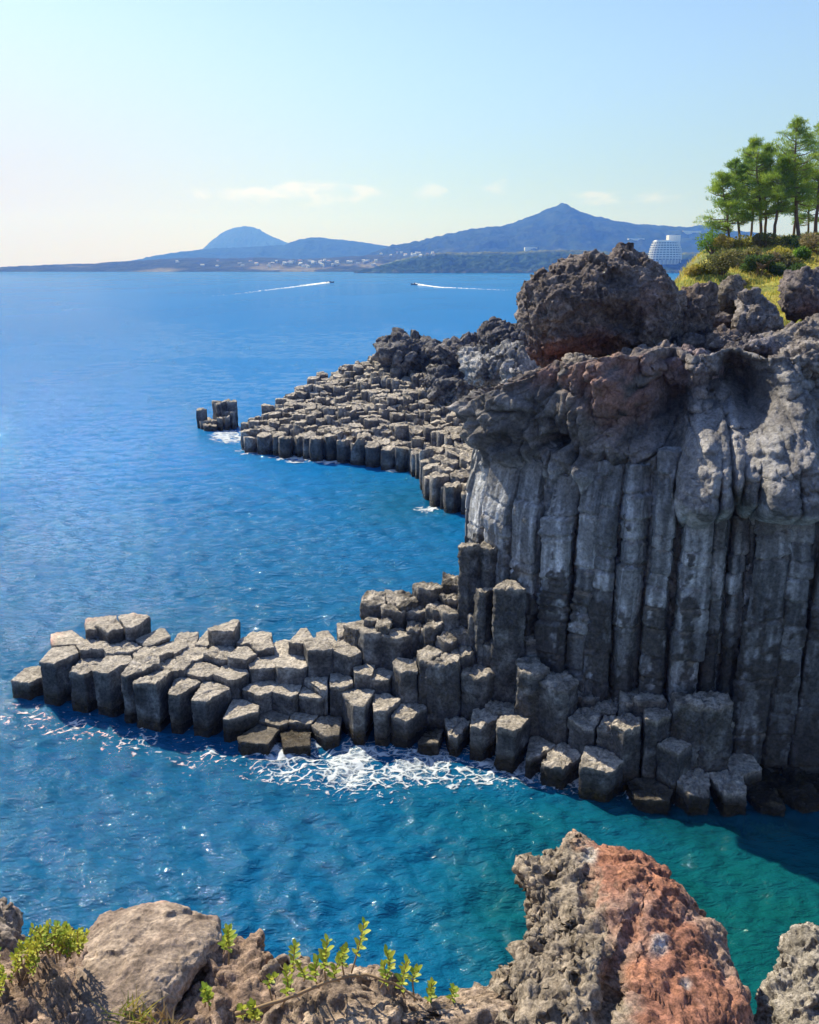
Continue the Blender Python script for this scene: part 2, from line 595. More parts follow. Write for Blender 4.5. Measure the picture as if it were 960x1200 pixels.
def make_foam():
    # lacy white wash: only the faces the foam covers are kept
    t = NT('foam')
    att = t.n('ShaderNodeAttribute', attribute_name='Col').outputs['Fac']
    pos = t.n('ShaderNodeNewGeometry').outputs['Position']
    nz = t.noise(pos, 9, 5, .7)
    al = t.ramp(t.math('ADD', att, t.math('MULTIPLY', t.math('SUBTRACT', nz, .5), .9)), [(.18, 0.0), (.85, .92)])
    d = t.n('ShaderNodeBsdfDiffuse'); d.inputs['Color'].default_value = (.62, .67, .71, 1)
    tr = t.n('ShaderNodeBsdfTransparent')
    mx = t.n('ShaderNodeMixShader'); t.l(al, mx.inputs[0]); t.l(tr.outputs[0], mx.inputs[1]); t.l(d.outputs[0], mx.inputs[2])
    t.l(mx.outputs[0], t.out.inputs['Surface'])
    mat = t.m
    def patch(x0, x1, y0, y1, ds, dens_fn, sc, name):
        xs = np.arange(x0, x1, ds); ys = np.arange(y0, y1, ds)
        X, Y = np.meshgrid(xs, ys, indexing='xy')
        x, y = X.ravel(), Y.ravel()
        P = np.stack([x, y, 0 * x], -1)
        wx = fbm(P * 0.9 * sc, 3, 61); wy = fbm(P * 0.9 * sc + 9, 3, 62)
        Q = P * np.array([1.0, 1.35, 1]) * sc
        Q[:, 0] += 0.55 * wx; Q[:, 1] += 0.55 * wy
        f1, f2 = worley(Q * 1.5, 71)
        g1, g2 = worley(Q * 3.6 + 3, 72)
        lace = np.minimum((f2 - f1) * 1.0, (g2 - g1) * 1.5 + 0.06)
        n = fbm(P * 2.2 * sc, 4, 64)
        n2 = fbm(P * .7, 3, 65)
        dens = dens_fn(x, y) * (.95 + 1.2 * n2) + 0.5 * n
        thr = np.clip(dens, 0, 1.1) * 0.25
        keep = ((lace < thr * 1.7) & (dens > 0.02)) | (dens > .38)
        alpha = np.clip(1.25 - lace / np.maximum(thr, 1e-3), 0, 1) * sstep(0, .35, dens)
        alpha = np.maximum(alpha * .9, .5 * sstep(.3, .9, dens))
        fa = grid_faces(len(ys), len(xs))
        k = keep[fa].sum(1) >= 3
        fa = fa[k]
        z = wave(x, y, 0.12) + 0.02 + 0.03 * np.clip(dens, 0, 1) * np.clip(1 - lace * 3, 0, 1)
        V = np.stack([x, y, z], -1)
        u, inv = np.unique(fa, return_inverse=True)
        if len(u) == 0: return
        o = mesh_np('sea_foam', V[u], [inv.reshape(-1, 4)], mat, cols=np.repeat(alpha[u][:, None], 3, 1))
        tag(o, name, 'foam', kind='stuff')
    def d_spit(x, y):
        px, py = proj(np.stack([x, y, 0 * x], -1))
        c = np.interp(px, [20, 120, 250, 340, 450, 540, 620, 690, 760], [838, 860, 890, 893, 900, 893, 903, 915, 940])
        w = np.interp(px, [20, 120, 250, 340, 450, 540, 620, 690, 760], [18, 22, 27, 32, 36, 30, 26, 18, 10])
        a = np.interp(px, [10, 60, 150, 280, 320, 420, 520, 640, 690, 720, 960], [.40, .42, .36, .42, .74, .85, .74, .80, .66, .42, .36])
        dn = np.exp(-np.abs((py - c) / w) ** 2.4)
        trail = .30 * np.exp(-(((px - 235) / 60) ** 2 + ((py - 960) / 60) ** 2)) * 0
        return a * dn - 0.12 + trail
    patch(-17, 17, 25.5, 36.5, 0.036, d_spit, 1.55, 'lacy white wash along the foot of the columns')
    def d_far(x, y):
        px, py = proj(np.stack([x, y, 0 * x], -1))
        e = lambda cx, cy, rx, ry: np.exp(-(((px - cx) / rx) ** 2 + ((py - cy) / ry) ** 2))
        return 1.5 * np.maximum.reduce([e(266, 511, 22, 9), e(300, 529, 20, 5), e(350, 538, 30, 5), e(392, 542, 22, 4),
                                        e(500, 597, 16, 5), e(462, 552, 12, 3)]) - 0.3
    patch(-24, 6, 64, 100, 0.14, d_far, 0.4, 'white surf breaking round the far columns')


make_foam()
# ------------------------------------------------------------------ basalt columns
def clip_cell(site, others, big):
    poly = [(site[0] + dx * big, site[1] + dy * big) for dx, dy in ((-1, -1), (1, -1), (1, 1), (-1, 1))]
    for q in others:
        mx, my = (site[0] + q[0]) / 2, (site[1] + q[1]) / 2
        nx, ny = q[0] - site[0], q[1] - site[1]
        out = []
        for i in range(len(poly)):
            a, b = poly[i], poly[(i + 1) % len(poly)]
            da = (a[0] - mx) * nx + (a[1] - my) * ny
            db = (b[0] - mx) * nx + (b[1] - my) * ny
            if da <= 0: out.append(a)
            if (da < 0 < db) or (db < 0 < da):
                t = da / (da - db)
                out.append((a[0] + t * (b[0] - a[0]), a[1] + t * (b[1] - a[1])))
        poly = out
        if len(poly) < 3: return None
    return np.array(poly)


def cells(sites, rad, maxr):
    S = np.asarray(sites)
    out = []
    for i, s in enumerate(S):
        d = np.linalg.norm(S - s, axis=1)
        idx = np.argsort(d)[1:20]
        p = clip_cell(s, S[idx[d[idx] < rad * 4]], maxr)
        if p is not None:
            # keep lone cells from sprawling
            c = s
            v = p - c
            L = np.linalg.norm(v, axis=1, keepdims=True)
            p = c + v * np.minimum(1, rad * 1.12 / np.maximum(L, 1e-6))
        out.append(p)
    return out


def in_poly(x, y, poly):
    c = False
    n = len(poly)
    for i in range(n):
        x1, y1 = poly[i]; x2, y2 = poly[(i + 1) % n]
        if (y1 > y) != (y2 > y) and x < (x2 - x1) * (y - y1) / (y2 - y1) + x1: c = not c
    return c


def column_geo(poly, z0, z1, rnd, ds=0.09, dz=0.12, gap=0.03, tilt=(0, 0), bev=0.03, rough=0.03, topr=0.04, seed=0, crust=0.0, drums=None):
    """one basalt column: a many sided prism with worn edges, a broken top and chisel bands. returns V, faces, n_side_rows, ncol"""
    P = np.asarray(poly)
    c = P.mean(0)
    v = P - c
    L = np.linalg.norm(v, axis=1, keepdims=True)
    P = c + v * np.maximum(0.5, (L - gap) / L)
    # resample the perimeter
    E = np.roll(P, -1, 0) - P
    el = np.linalg.norm(E, axis=1)
    per = el.sum()
    n = max(14, int(per / ds))
    cum = np.concatenate([[0], np.cumsum(el)])
    s = np.arange(n) / n * per
    k = np.clip(np.searchsorted(cum, s, side='right') - 1, 0, len(P) - 1)
    q = P[k] + E[k] * ((s - cum[k]) / np.maximum(el[k], 1e-9))[:, None]
    for _ in range(1):
        q = 0.10 * np.roll(q, 1, 0) + 0.80 * q + 0.10 * np.roll(q, -1, 0)
    m = max(4, int((z1 - z0) / dz))
    rowz = np.linspace(0, 1, m)
    rings, zz = [], []
    lean = rnd.normal(size=2) * 0.012
    for r in rowz:
        rings.append(q + lean * r * (z1 - z0)); zz.append(np.full(n, z0 + (z1 - bev - z0) * r))
    topc = q.mean(0) + lean * (z1 - z0)
    qt = q + lean * (z1 - z0)
    fr = [0.0, 0.025, 0.10, 0.28, 0.5, 0.75, 0.93]
    for f in fr[1:] if ds < 0.15 else [0.05, 0.3, 0.7]:
        rings.append(topc + (qt - topc) * (1 - f)); zz.append(np.full(n, z1))
    XY = np.concatenate(rings)
    Z = np.concatenate(zz)
    nr = len(rings)
    V = np.stack([XY[:, 0], XY[:, 1], Z], -1)
    rowi = np.repeat(np.arange(nr), n)
    top = rowi >= m
    # tilt of the broken top, fading down the shaft
    rel = V[:, :2] - topc
    f = np.clip((V[:, 2] - (z1 - 0.9)) / 0.9, 0, 1)
    V[:, 2] += f * (rel[:, 0] * tilt[0] + rel[:, 1] * tilt[1])
    out = rel / np.maximum(np.linalg.norm(rel, axis=1, keepdims=True), 1e-6)
    sd = seed * 7.13
    P3 = V + np.array([sd, -sd, 0])
    n1 = fbm(P3 * 1.6, 3, 2)
    n2 = fbm(P3 * np.array([5, 5, 7.0]), 3, 3)
    band = perlin(np.stack([0 * Z + seed, 0 * Z, V[:, 2] * 4.5], -1), 4) * 0.6 + perlin(np.stack([0 * Z + seed, 0 * Z, V[:, 2] * 11], -1), 5) * 0.4
    side = np.where(top, 0.0, 1.0)
    fcn = facet(P3 * np.array([2.2, 2.2, 1.5]), 13)
    amt = side * (rough * 1.5 * fcn + rough * 1.0 * n1 + rough * n2 + rough * 0.8 * band)
    if crust:
        amt += side * crust * np.clip(ridged(P3 * 4.0, 3, 8), -.4, 1) * 0.10
    if drums is not None:
        # a stack of drums, each a little out of line, with an open joint between them
        zj = V[:, 2] + 0.10 * (rel[:, 0] * drums['sx'] + rel[:, 1] * drums['sy']) + .05 * n1
        k_ = np.clip(np.searchsorted(drums['z'], zj) - 1, 0, len(drums['z']) - 2)
        dj = np.minimum(zj - drums['z'][k_], drums['z'][k_ + 1] - zj)
        V[:, :2] += side[:, None] * drums['off'][k_] + rel * (side * drums['sc'][k_])[:, None]
        amt -= side * drums.get('jd', .075) * np.exp(-(dj / .045) ** 2) - side * drums['sw'] * .06 * np.exp(-((dj - .14) / .07) ** 2)
        drums['k'] = np.append(k_, 0)
    V[:, :2] += out * amt[:, None]
    tw = np.where(top, 1.0, np.clip((rowi - (m - 3)) / 3.0, 0, 1))
    g1, g2 = worley(P3 * np.array([2.6, 2.6, 2.6]), 12)
    V[:, 2] += tw * (topr * 1.5 * fbm(P3 * 2.2, 3, 6) + topr * n2 * 0.7 - topr * 1.2 * sstep(.25, .0, g2 - g1) + topr * 0.8 * facet(P3 * 1.3, 14))
    if crust:
        V[:, 2] += tw * crust * 0.12 * ridged(P3 * 3.0, 3, 9)
    cen = len(V)
    V = np.vstack([V, [topc[0], topc[1], V[-n:, 2].mean()]])
    fa = grid_faces(nr, n, wrap=True)
    last = (nr - 1) * n + np.arange(n)
    tri = np.stack([last, np.roll(last, -1), np.full(n, cen)], -1)
    return V, [fa, tri], np.append(top, True)


def column_cols(V, top, tone, rnd, seed, z1, crust=0.0, brown=0.5):
    P3 = V + seed * 3.1
    n1 = fbm(P3 * 0.9, 3, 21)
    n2 = fbm(P3 * 3.1, 3, 22)
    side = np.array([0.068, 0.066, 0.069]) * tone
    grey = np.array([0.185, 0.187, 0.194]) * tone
    topc = np.array([0.31, 0.275, 0.235]) * (0.75 + 0.35 * tone)  # tops paler than the sides: their sunlit look is put into the colour
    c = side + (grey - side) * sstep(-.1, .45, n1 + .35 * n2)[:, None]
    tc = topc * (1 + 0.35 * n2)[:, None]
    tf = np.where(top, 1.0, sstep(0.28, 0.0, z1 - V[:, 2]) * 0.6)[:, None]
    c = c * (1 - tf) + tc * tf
    if crust:
        k = sstep(-0.05, .35, fbm(P3 * 1.7, 4, 24) + .1)[:, None] * crust
        c = c * (1 - k) + np.array([0.075, 0.068, 0.06]) * k
    # tide band: dark weed and a little ochre just above the water
    w = sstep(0.85, 0.30, V[:, 2] + 0.25 * n1)[:, None]
    wc = np.array([0.065, 0.052, 0.036]) * (1 + .6 * n2)[:, None]
    oc = np.array([0.17, 0.125, 0.05])
    o = sstep(.15, .5, n2 + .3 * n1)[:, None] * 0.55
    wc = wc * (1 - o) + oc * o
    return np.clip(c * (1 - w) + wc * w, 0.01, 0.9)


M_COL = rock_mat('basalt', s=1.2, pit=0.45, fine=0.85, var=0.36, wet=True)
M_FARCOL = rock_mat('far_basalt', s=0.6, pit=0.2, fine=0.8, var=0.35, wet=True)

_yfx = [20, 30, 100, 150, 200, 250, 340, 420, 500, 600, 640, 690, 770, 850, 960]
_yfy = [35.0, 34.8, 34.1, 33.3, 32.4, 31.8, 30.7, 31.1, 31.5, 31.0, 29.9, 29.0, 27.1, 26.6, 26.8]


def ctrl(lst):
    out = []
    for px, py, dy in lst:
        out.append(at_y(px, py, np.interp(px, _yfx, _yfy) + dy))
    return np.array(out)


SPIT = [(42, 790, .7), (70, 764, .7), (101, 776, .6), (132, 773, .6), (165, 775, .6), (195, 786, .7), (214, 800, .6), (246, 806, .7),
        (285, 829, .6), (320, 852, .4), (347, 860, .3), (384, 850, .4), (84, 750, 2.0), (118, 754, 1.9), (150, 759, 1.9),
        (182, 764, 2.0), (213, 776, 1.9), (240, 784, 1.9), (270, 787, 2.0), (299, 804, 1.8), (335, 810, 1.7), (364, 814, 1.5), (332, 838, 1.3),
        (361, 838, 1.2), (111, 731, 3.0), (130, 733, 2.7), (152, 731, 3.1), (196, 758, 3.2), (228, 766, 3.1), (256, 763, 3.2), (259, 736, 4.3),
        (286, 765, 3.1), (311, 777, 2.8), (328, 762, 4.2), (292, 750, 4.4), (312, 754, 4.0), (338, 778, 2.7), (225, 752, 4.3), (243, 750, 4.5),
        (370, 756, 2.9), (399, 758, 3.1), (397, 797, 1.7), (376, 800, 1.8), (419, 814, .7), (452, 815, .8), (432, 780, 2.1), (357, 744, 4.4),
        (405, 740, 4.4), (425, 731, 3.7), (440, 704, 4.3), (452, 713, 3.6), (465, 738, 2.8), (432, 738, 2.8), (388, 748, 4.5), (412, 764, 2.4),
        (446, 789, 1.7), (175, 748, 3.3)]
FOOT = [(479, 703, 4.0), (466, 705, 4.2), (490, 716, 3.3), (490, 778, 1.5), (474, 777, 1.2), (487, 832, -.1), (520, 768, .9), (556, 782, .9), (562, 834, -.35), (592, 832, -.3), (501, 690, 3.9),
        (523, 683, 4.1), (510, 712, 2.9), (455, 727, 3.1), (437, 724, 3.5), (487, 730, 2.9), (512, 730, 2.3), (531, 699, 3.5), (541, 711, 2.9), (556, 722, 2.1), (548, 762, 1.3), (506, 762, 1.3), (576, 752, 1.5), (603, 742, 1.6), (532, 716, 2.5), (519, 742, 1.9), (545, 738, 2.0), (500, 735, 2.6), (553, 641, 2.4), (571, 640, 2.5), (566, 690, 1.5), (594, 681, 1.4),
        (583, 700, 2.2), (628, 781, .6), (656, 798, .5), (692, 814, 1.5), (695, 839, .6), (739, 841, .9), (716, 826, 1.7), (736, 816, 1.9),
        (753, 815, 2.0), (771, 841, 1.0), (807, 820, 1.4), (835, 820, 1.5), (662, 879, -.5), (700, 884, -.7), (775, 918, .4), (815, 912, .4),
        (849, 915, .4), (890, 932, .3), (930, 924, .6), (880, 893, 1.5), (535, 850, -.5), (612, 838, -.4), (505, 856, -.3), (640, 872, -.3),
        (715, 850, .4), (790, 868, .9), (905, 918, 1.3), (945, 905, 1.6), (975, 915, 1.0), (1010, 900, 1.0), (1040, 880, 2.2), (1055, 905, 0.9)]
SP, FT = ctrl(SPIT), ctrl(FOOT)


def fill_sites(ctrls, foot, spacing, rnd, mind=0.8):
    xs, ys = [p[0] for p in foot], [p[1] for p in foot]
    S = [tuple(c[:2]) for c in ctrls]
    row = 0
    y = min(ys)
    while y < max(ys):
        x = min(xs) + (row % 2) * spacing / 2
        while x < max(xs):
            a, b = x + rnd.normal() * spacing * .13, y + rnd.normal() * spacing * .13
            if in_poly(a, b, foot) and min(math.hypot(a - s[0], b - s[1]) for s in S) > spacing * mind:
                S.append((a, b))
            x += spacing
        y += spacing * .866
        row += 1
    return S


def idw(ctrls, x, y, p=3.5):
    d = np.hypot(ctrls[:, 0] - x, ctrls[:, 1] - y) + 0.05
    w = d ** -p
    return float((w * ctrls[:, 2]).sum() / w.sum())


def wl(px, py):
    p = at_z(px, py, 0.0)
    return (p[0], p[1])


def build_columns(root, ctrls, foot, spacing, rnd, mat, ds, dz, matefun=None, all_ctrl=None, zjit=0.18, maxparts=100, stuff_name=None, crust_fn=None, tilt_s=0.06, extra_sites=(), rough=0.03, topr=0.05, gap=0.03):
    S = fill_sites(ctrls, foot, spacing, rnd)
    nreal = len(S)
    SS = S + [tuple(e) for e in extra_sites]
    if len(foot) > 3:
        # even the cells out so that they read as interlocking polygons
        A0 = np.array(SS, float); A = A0.copy()
        for _ in range(3):
            cc = cells(A, spacing * 0.72, spacing * 1.3)
            for i in range(nreal):
                if cc[i] is not None and len(cc[i]) > 2:
                    m = cc[i].mean(0)
                    A[i] = A0[i] + np.clip(A[i] + .6 * (m - A[i]) - A0[i], -.38 * spacing, .38 * spacing)
        SS = [tuple(a) for a in A]; S = SS[:nreal]
    ce = cells(SS, spacing * 0.72, spacing * 1.3)
    base = ctrls if all_ctrl is None else all_ctrl
    items = []
    for i in range(nreal):
        poly = ce[i]
        if poly is None or len(poly) < 3: continue
        ar = 0.5 * abs(np.sum(poly[:, 0] * np.roll(poly[:, 1], -1) - poly[:, 1] * np.roll(poly[:, 0], -1)))
        if ar < 0.17 * spacing ** 2 and len(foot) > 3: continue
        x, y = S[i]
        z1 = ctrls[i][2] if i < len(ctrls) else idw(base, x, y) + rnd.normal() * zjit
        z1 = max(z1, 0.12)
        items.append((y, poly, z1, i))
    items.sort(key=lambda t: t[0])
    rest = []
    for k, (y, poly, z1, i) in enumerate(items):
        tl = rnd.normal(size=2) * tilt_s
        cr = crust_fn(poly.mean(0), z1, rnd) if crust_fn else 0.0
        tone = float(np.clip(rnd.normal(1.0, .14), .65, 1.35))
        dr = None
        if z1 > 1.3 and ds < .15:
            zs = [-1.5]
            while zs[-1] < z1 + .5: zs.append(zs[-1] + rnd.uniform(.45, 1.5))
            dr = dict(z=np.array(zs), off=rnd.normal(size=(len(zs), 2)) * .016, sc=rnd.normal(size=len(zs)) * .02, sx=rnd.normal(), sy=rnd.normal(), sw=rnd.uniform(-.2, .3), jd=.03)
        V, fa, top = column_geo(poly, -0.9, z1, rnd, ds, dz, gap=gap * rnd.uniform(.4, 1.8), tilt=tl, seed=i, crust=cr, rough=rough * rnd.uniform(.7, 1.5), topr=topr * rnd.uniform(.5, 1.8), drums=dr)
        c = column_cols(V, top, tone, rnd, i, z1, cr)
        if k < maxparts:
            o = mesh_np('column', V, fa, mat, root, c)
        else:
            rest.append((V, fa, c))
    if rest:
        Vs, Qs, Ts, Cs, off = [], [], [], [], 0
        for V, fa, c in rest:
            Vs.append(V); Cs.append(c); Qs.append(fa[0] + off); Ts.append(fa[1] + off); off += len(V)
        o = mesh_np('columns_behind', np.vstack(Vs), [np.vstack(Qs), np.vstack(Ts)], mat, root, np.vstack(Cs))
        o['kind'] = 'stuff'
    return S


rs = np.random.default_rng(21)
spit = empty('column_spit', (0, 0, 0), 'low dark spit of broken six sided basalt columns reaching left into the sea', 'rock spit')
spit.location = (-6.0, 33.5, 0)
spit_foot = [wl(26, 822), wl(100, 830), wl(150, 838), wl(200, 850), wl(250, 861), wl(340, 877), wl(470, 868)]
q = [at_y(470, 730, 36.2), at_y(420, 740, 36.0), at_y(350, 750, 35.8), at_y(290, 748, 36.6), at_y(225, 752, 36.9), at_y(150, 750, 36.6), at_y(84, 750, 36.9), at_y(40, 780, 36.1)]
spit_foot += [(a[0], a[1]) for a in q]
allc = np.vstack([SP, FT])
crf = lambda c, z, r: float(np.clip((z - 2.6) / 2.0, 0, 1)) * (1.0 if c[0] > -4 else 0.7)
build_columns(spit, SP, spit_foot, 1.22, rs, M_COL, 0.075, 0.10, all_ctrl=allc, extra_sites=FT[:, :2], crust_fn=crf, topr=0.032, gap=0.008, tilt_s=.035, rough=.02, zjit=.12)
# ------------------------------------------------------------------ main cliff
cliff = empty('column_cliff', (8.0, 31.0, 0), 'tall sheer sea cliff of dark ribbed basalt columns under a lumpy grey and reddish cap', 'cliff')
ft_foot = [wl(470, 868), wl(600, 872), wl(640, 890), wl(690, 910), wl(770, 945), wl(850, 952), wl(960, 945), wl(1060, 935)]
q = [(17.5, 30.0), (13.5, 30.2), (10.0, 30.6), (7.2, 31.6), (5.2, 32.6), (3.8, 34.0), (2.6, 36.0), (0.2, 36.8), (-0.6, 36.4)]
crf2 = lambda c, z, r: float(np.clip((z - 1.4) / 2.0, 0, 1)) * r.uniform(.3, 1.0)
build_columns(cliff, FT, ft_foot + q, 1.12, rs, M_COL, 0.065, 0.085, all_ctrl=allc, extra_sites=SP[:, :2], crust_fn=crf2, tilt_s=0.09, maxparts=75, gap=0.02)

# wall in plan: hidden return at the left, then the front, on to the right beyond the frame
WP = np.array([(7.6, 52.0), (4.6, 44.0), (3.5, 38.5), (3.3, 36.0), (3.7, 34.6), (4.5, 33.5), (5.8, 32.3), (7.4, 31.0), (9.6, 30.1), (12.0, 29.5), (15.0, 29.2), (19, 28.6), (25, 28.0)])
_d = np.concatenate([[0], np.cumsum(np.linalg.norm(np.diff(WP, axis=0), axis=1))])
DS = 0.052
s_all = []
_s = 0
while _s < _d[-1]:
    xx = np.interp(_s, _d, WP[:, 0])
    s_all.append(_s)
    _s += DS if _d[2] - 1 < _s < _d[-2] - 1.0 else 0.14
s_all = np.array(s_all)
# smooth plan curve
fine = np.linspace(0, _d[-1], 1200)
fx, fy = np.interp(fine, _d, WP[:, 0]), np.interp(fine, _d, WP[:, 1])
ker = np.hanning(41); ker /= ker.sum()
fx = np.convolve(np.pad(fx, 20, 'edge'), ker, 'valid'); fy = np.convolve(np.pad(fy, 20, 'edge'), ker, 'valid')
wx, wy = np.interp(s_all, fine, fx), np.interp(s_all, fine, fy)
tx, ty = np.gradient(wx), np.gradient(wy)
L = np.hypot(tx, ty)
nx, ny = ty / L, -tx / L            # outward normal (towards the sea and viewer)


def wall_s(px, py):
    """arc position on the wall seen at a photo pixel (front part)"""
    d = ray(px, py)
    best, bs = 1e9, 0
    m = wy < 36
    r = d[0] / d[1]
    e = np.abs(wx[m] - r * wy[m])
    return s_all[m][np.argmin(e)]


BPX = [546, 580, 613, 640, 672, 699, 724, 757, 782, 826, 853, 869, 904, 947, 985, 1018, 1060, 1095]
B = [wall_s(p, 705) for p in BPX]
left = []
b = B[0]
rb = np.random.default_rng(5)
while b > 1.0:
    b -= rb.uniform(1.0, 1.5); left.append(b)
right = []
b = B[-1]
while b < _d[-1] - 1:
    b += rb.uniform(0.9, 1.5); right.append(b)
B = np.array(sorted(left) + B + right)

# rim height along the wall (photo rim pixels)
RIM = [(536, 474), (548, 466), (565, 470), (585, 468), (602, 455), (625, 440), (645, 424), (672, 430), (700, 421), (722, 418), (740, 425), (765, 415), (790, 420), (830, 424), (870, 418), (905, 424), (960, 424), (1040, 420), (1150, 415)]
rs_, rz_ = [], []
for px, py in RIM:
    s = wall_s(px, py)
    j = np.argmin(abs(s_all - s))
    rs_.append(s); rz_.append(at_y(px, py, wy[j])[2])
rim = np.interp(s_all, rs_, rz_)
rim = np.where(s_all < rs_[0], rz_[0] - 0.05 * (rs_[0] - s_all), rim)
NZ = 275
NP = 110
NS = len(s_all)
zt = np.linspace(0, 1, NZ)
Zw = -1.2 + (rim[None, :] + 1.2) * zt[:, None]
S2 = np.repeat(s_all[None, :], NZ, 0)
X0 = np.repeat(wx[None, :], NZ, 0); Y0 = np.repeat(wy[None, :], NZ, 0)
ci = np.clip(np.searchsorted(B, S2) - 1, 0, len(B) - 2)
bw = (B[ci + 1] - B[ci])
# slight wander of the column edges with height
tt = (S2 - B[ci]) / bw * 2 - 1
rc = np.random.default_rng(9)
offs = rc.uniform(-.42, .42, len(B)); crease = rc.uniform(-.45, .45, len(B)); creasea = rc.uniform(.05, .22, len(B)); ringa = rc.uniform(.2, .8, len(B)); ringa[len(left):len(left) + 5] = 1.0; skew = rc.uniform(-.25, .25, len(B))
P3 = np.stack([X0, Y0, Zw], -1).reshape(-1, 3)
sh = X0.shape
nA = fbm(P3 * 0.35, 3, 31).reshape(sh)
nB = fbm(P3 * 1.1, 4, 32).reshape(sh)
nC = fbm(P3 * 4.0, 4, 33).reshape(sh)
a = np.minimum(np.abs(tt), 1.0); tt = np.clip(tt, -1, 1)
face = np.minimum(1, (1 - a) / 0.42)          # faceted rib
bulge = 0.52 * bw * face + skew[ci] * tt * bw * 0.35 * np.minimum(1, (1 - a) / .25)
hi = Zw / rim[None, :]
fade = 1 - 0.55 * sstep(8.2, 10.6, Zw) - 0.30 * sstep(10.6, 12.2, Zw)
groove = np.exp(-((1 - a) * bw / 0.075) ** 2)
PX0, PY0 = proj(np.stack([X0, Y0, Zw], -1)); zb = 9.3 + 1.2 * sstep(800, 760, PX0) + .5 * np.sin(S2 * 1.9) * sstep(800, 760, PX0)
RIB = sstep(zb, zb + 1.1, Zw)
rel = bulge * fade * (.25 + .75 * RIB) - .45 * (1 - RIB) + .26 * RIB * sstep(12.2, 10.6, Zw) + .3 * offs[ci] * (1 - 0.6 * sstep(9.5, 12, Zw)) - groove * (0.85 * (1 - sstep(10.3, 12.0, Zw)))
# ring ledges in the middle zone
ph = Zw * 2.7 + 1.3 * perlin(np.stack([ci.ravel() * 5.7, Zw.ravel() * 1.3, 0 * P3[:, 0]], -1), 35).reshape(sh) + ci * 1.7
saw = (ph % 1.0)
ring = (np.minimum(saw / .75, (1 - saw) / .25) - .5)
rz = sstep(4.6, 6.0, Zw) * (1 - sstep(8.0, 9.4, Zw)) * ringa[ci] * sstep(-.3, .15, nB + .15)
rel += 0.32 * ring * rz * np.minimum(1, (1 - a) * 3)
crust = sstep(.02, .28, nB + .35 * nC + .28 * (1 - a) - .05 + .5 * nB - .9 * sstep(6.0, 9.6, Zw) - .3 * (1 - sstep(.15, .4, 1 - a))) * (1 - sstep(8.6, 10.5, Zw))
lump = ridged(P3 * np.array([3.2, 3.2, 3.8]), 3, 36).reshape(sh)
rel += crust * (0.08 + 0.11 * lump)
# cross joints: each rib is a pile of drums, a little out of line with each other
zj = Zw * 0.85 + .22 * tt * skew[ci] + .25 * nB + ci * 0.37 + .35 * np.sin(Zw * .9 + ci)
seg = np.floor(zj); sf = zj - seg
hsh = _hash((ci.ravel() * 13).astype(np.int64), seg.ravel().astype(np.int64) + 500, np.zeros(ci.size, np.int64), 5)
jit = ((hsh & np.uint32(255)).astype(float) / 255 - .5).reshape(sh); segtone = (((hsh >> np.uint32(9)) & np.uint32(255)).astype(float) / 255 - .5).reshape(sh)
jz = 1 - sstep(9.0, 10.5, Zw)
joint = np.exp(-(np.minimum(sf, 1 - sf) / 0.03) ** 2) * jz
rel += jz * .24 * jit - .16 * joint
rel -= creasea[ci] * np.exp(-((tt - crease[ci] - .12 * nB) / .09) ** 2) * jz
rel += 0.12 * nA + 0.05 * nB * (0.5 + sstep(9, 11, Zw)) + 0.012 * nC
# big forms of the upper part, placed from the photograph
PX, PY = proj(P3); PX = PX.reshape(sh); PY = PY.reshape(sh)
wpx = PX + 5 * fbm(P3 * .8, 3, 37).reshape(sh); wpy = PY + 5 * fbm(P3 * .8 + 7, 3, 38).reshape(sh)


def blob(cx, cy, rx, ry, rot=0, p=2.6):
    c, s = math.cos(R(rot)), math.sin(R(rot))
    u = ((wpx - cx) * c + (wpy - cy) * s) / rx
    v = (-(wpx - cx) * s + (wpy - cy) * c) / ry
    return np.exp(-(u * u + v * v) ** (p / 2))


def band(pts, w):
    """ridge or crack along a polyline in photo pixels"""
    d = np.full(sh, 1e9)
    for (x1, y1), (x2, y2) in zip(pts[:-1], pts[1:]):
        vx, vy = x2 - x1, y2 - y1
        t = np.clip(((wpx - x1) * vx + (wpy - y1) * vy) / (vx * vx + vy * vy), 0, 1)
        d = np.minimum(d, np.hypot(wpx - x1 - t * vx, wpy - y1 - t * vy))
    return np.exp(-(d / w) ** 2)


up = sstep(640, 560, PY)
rel += 1.15 * np.clip((605 - PY) / 120, 0, 1.0) * sstep(625, 565, PX)
rel += -2.3 * sstep(600, 425, PY) * sstep(690, 800, PX) - .5 * sstep(520, 430, PY) * sstep(600, 690, PX)                  # upper right leans back
rel += 1.6 * blob(828, 560, 38, 60, 16, 4.5) + 0.35 * blob(845, 520, 28, 30)
rel += 1.6 * blob(917, 558, 48, 62, -6, 4.5) + 0.4 * blob(925, 520, 30, 30)
rel += -.55 * sstep(785, 800, PX) * sstep(612, 622, PY + .12 * (PX - 830)) * sstep(720, 640, PY)
rel += -2.1 * blob(884, 462, 30, 34, -15, 2.4) - .8 * blob(868, 440, 16, 16, 0, 3) - .8 * blob(902, 478, 16, 18, 0, 3) - 1.2 * blob(782, 480, 18, 55) - 0.5 * blob(752, 500, 22, 30)
rel += 0.9 * blob(945, 430, 28, 60) + 0.55 * blob(812, 450, 26, 38)
rel += 0.55 * blob(720, 462, 30, 40) + 0.35 * band([(705, 425), (720, 470)], 9)
rel += 0.55 * blob(668, 568, 34, 42, 0, 5) + 0.25 * blob(650, 540, 20, 20)
rel += 0.45 * band([(610, 500), (592, 505), (582, 530), (578, 600)], 7) + 0.35 * blob(618, 530, 22, 30, 0, 4)
rel += 0.35 * blob(690, 580, 5, 30) + 0.3 * blob(655, 585, 5, 34)
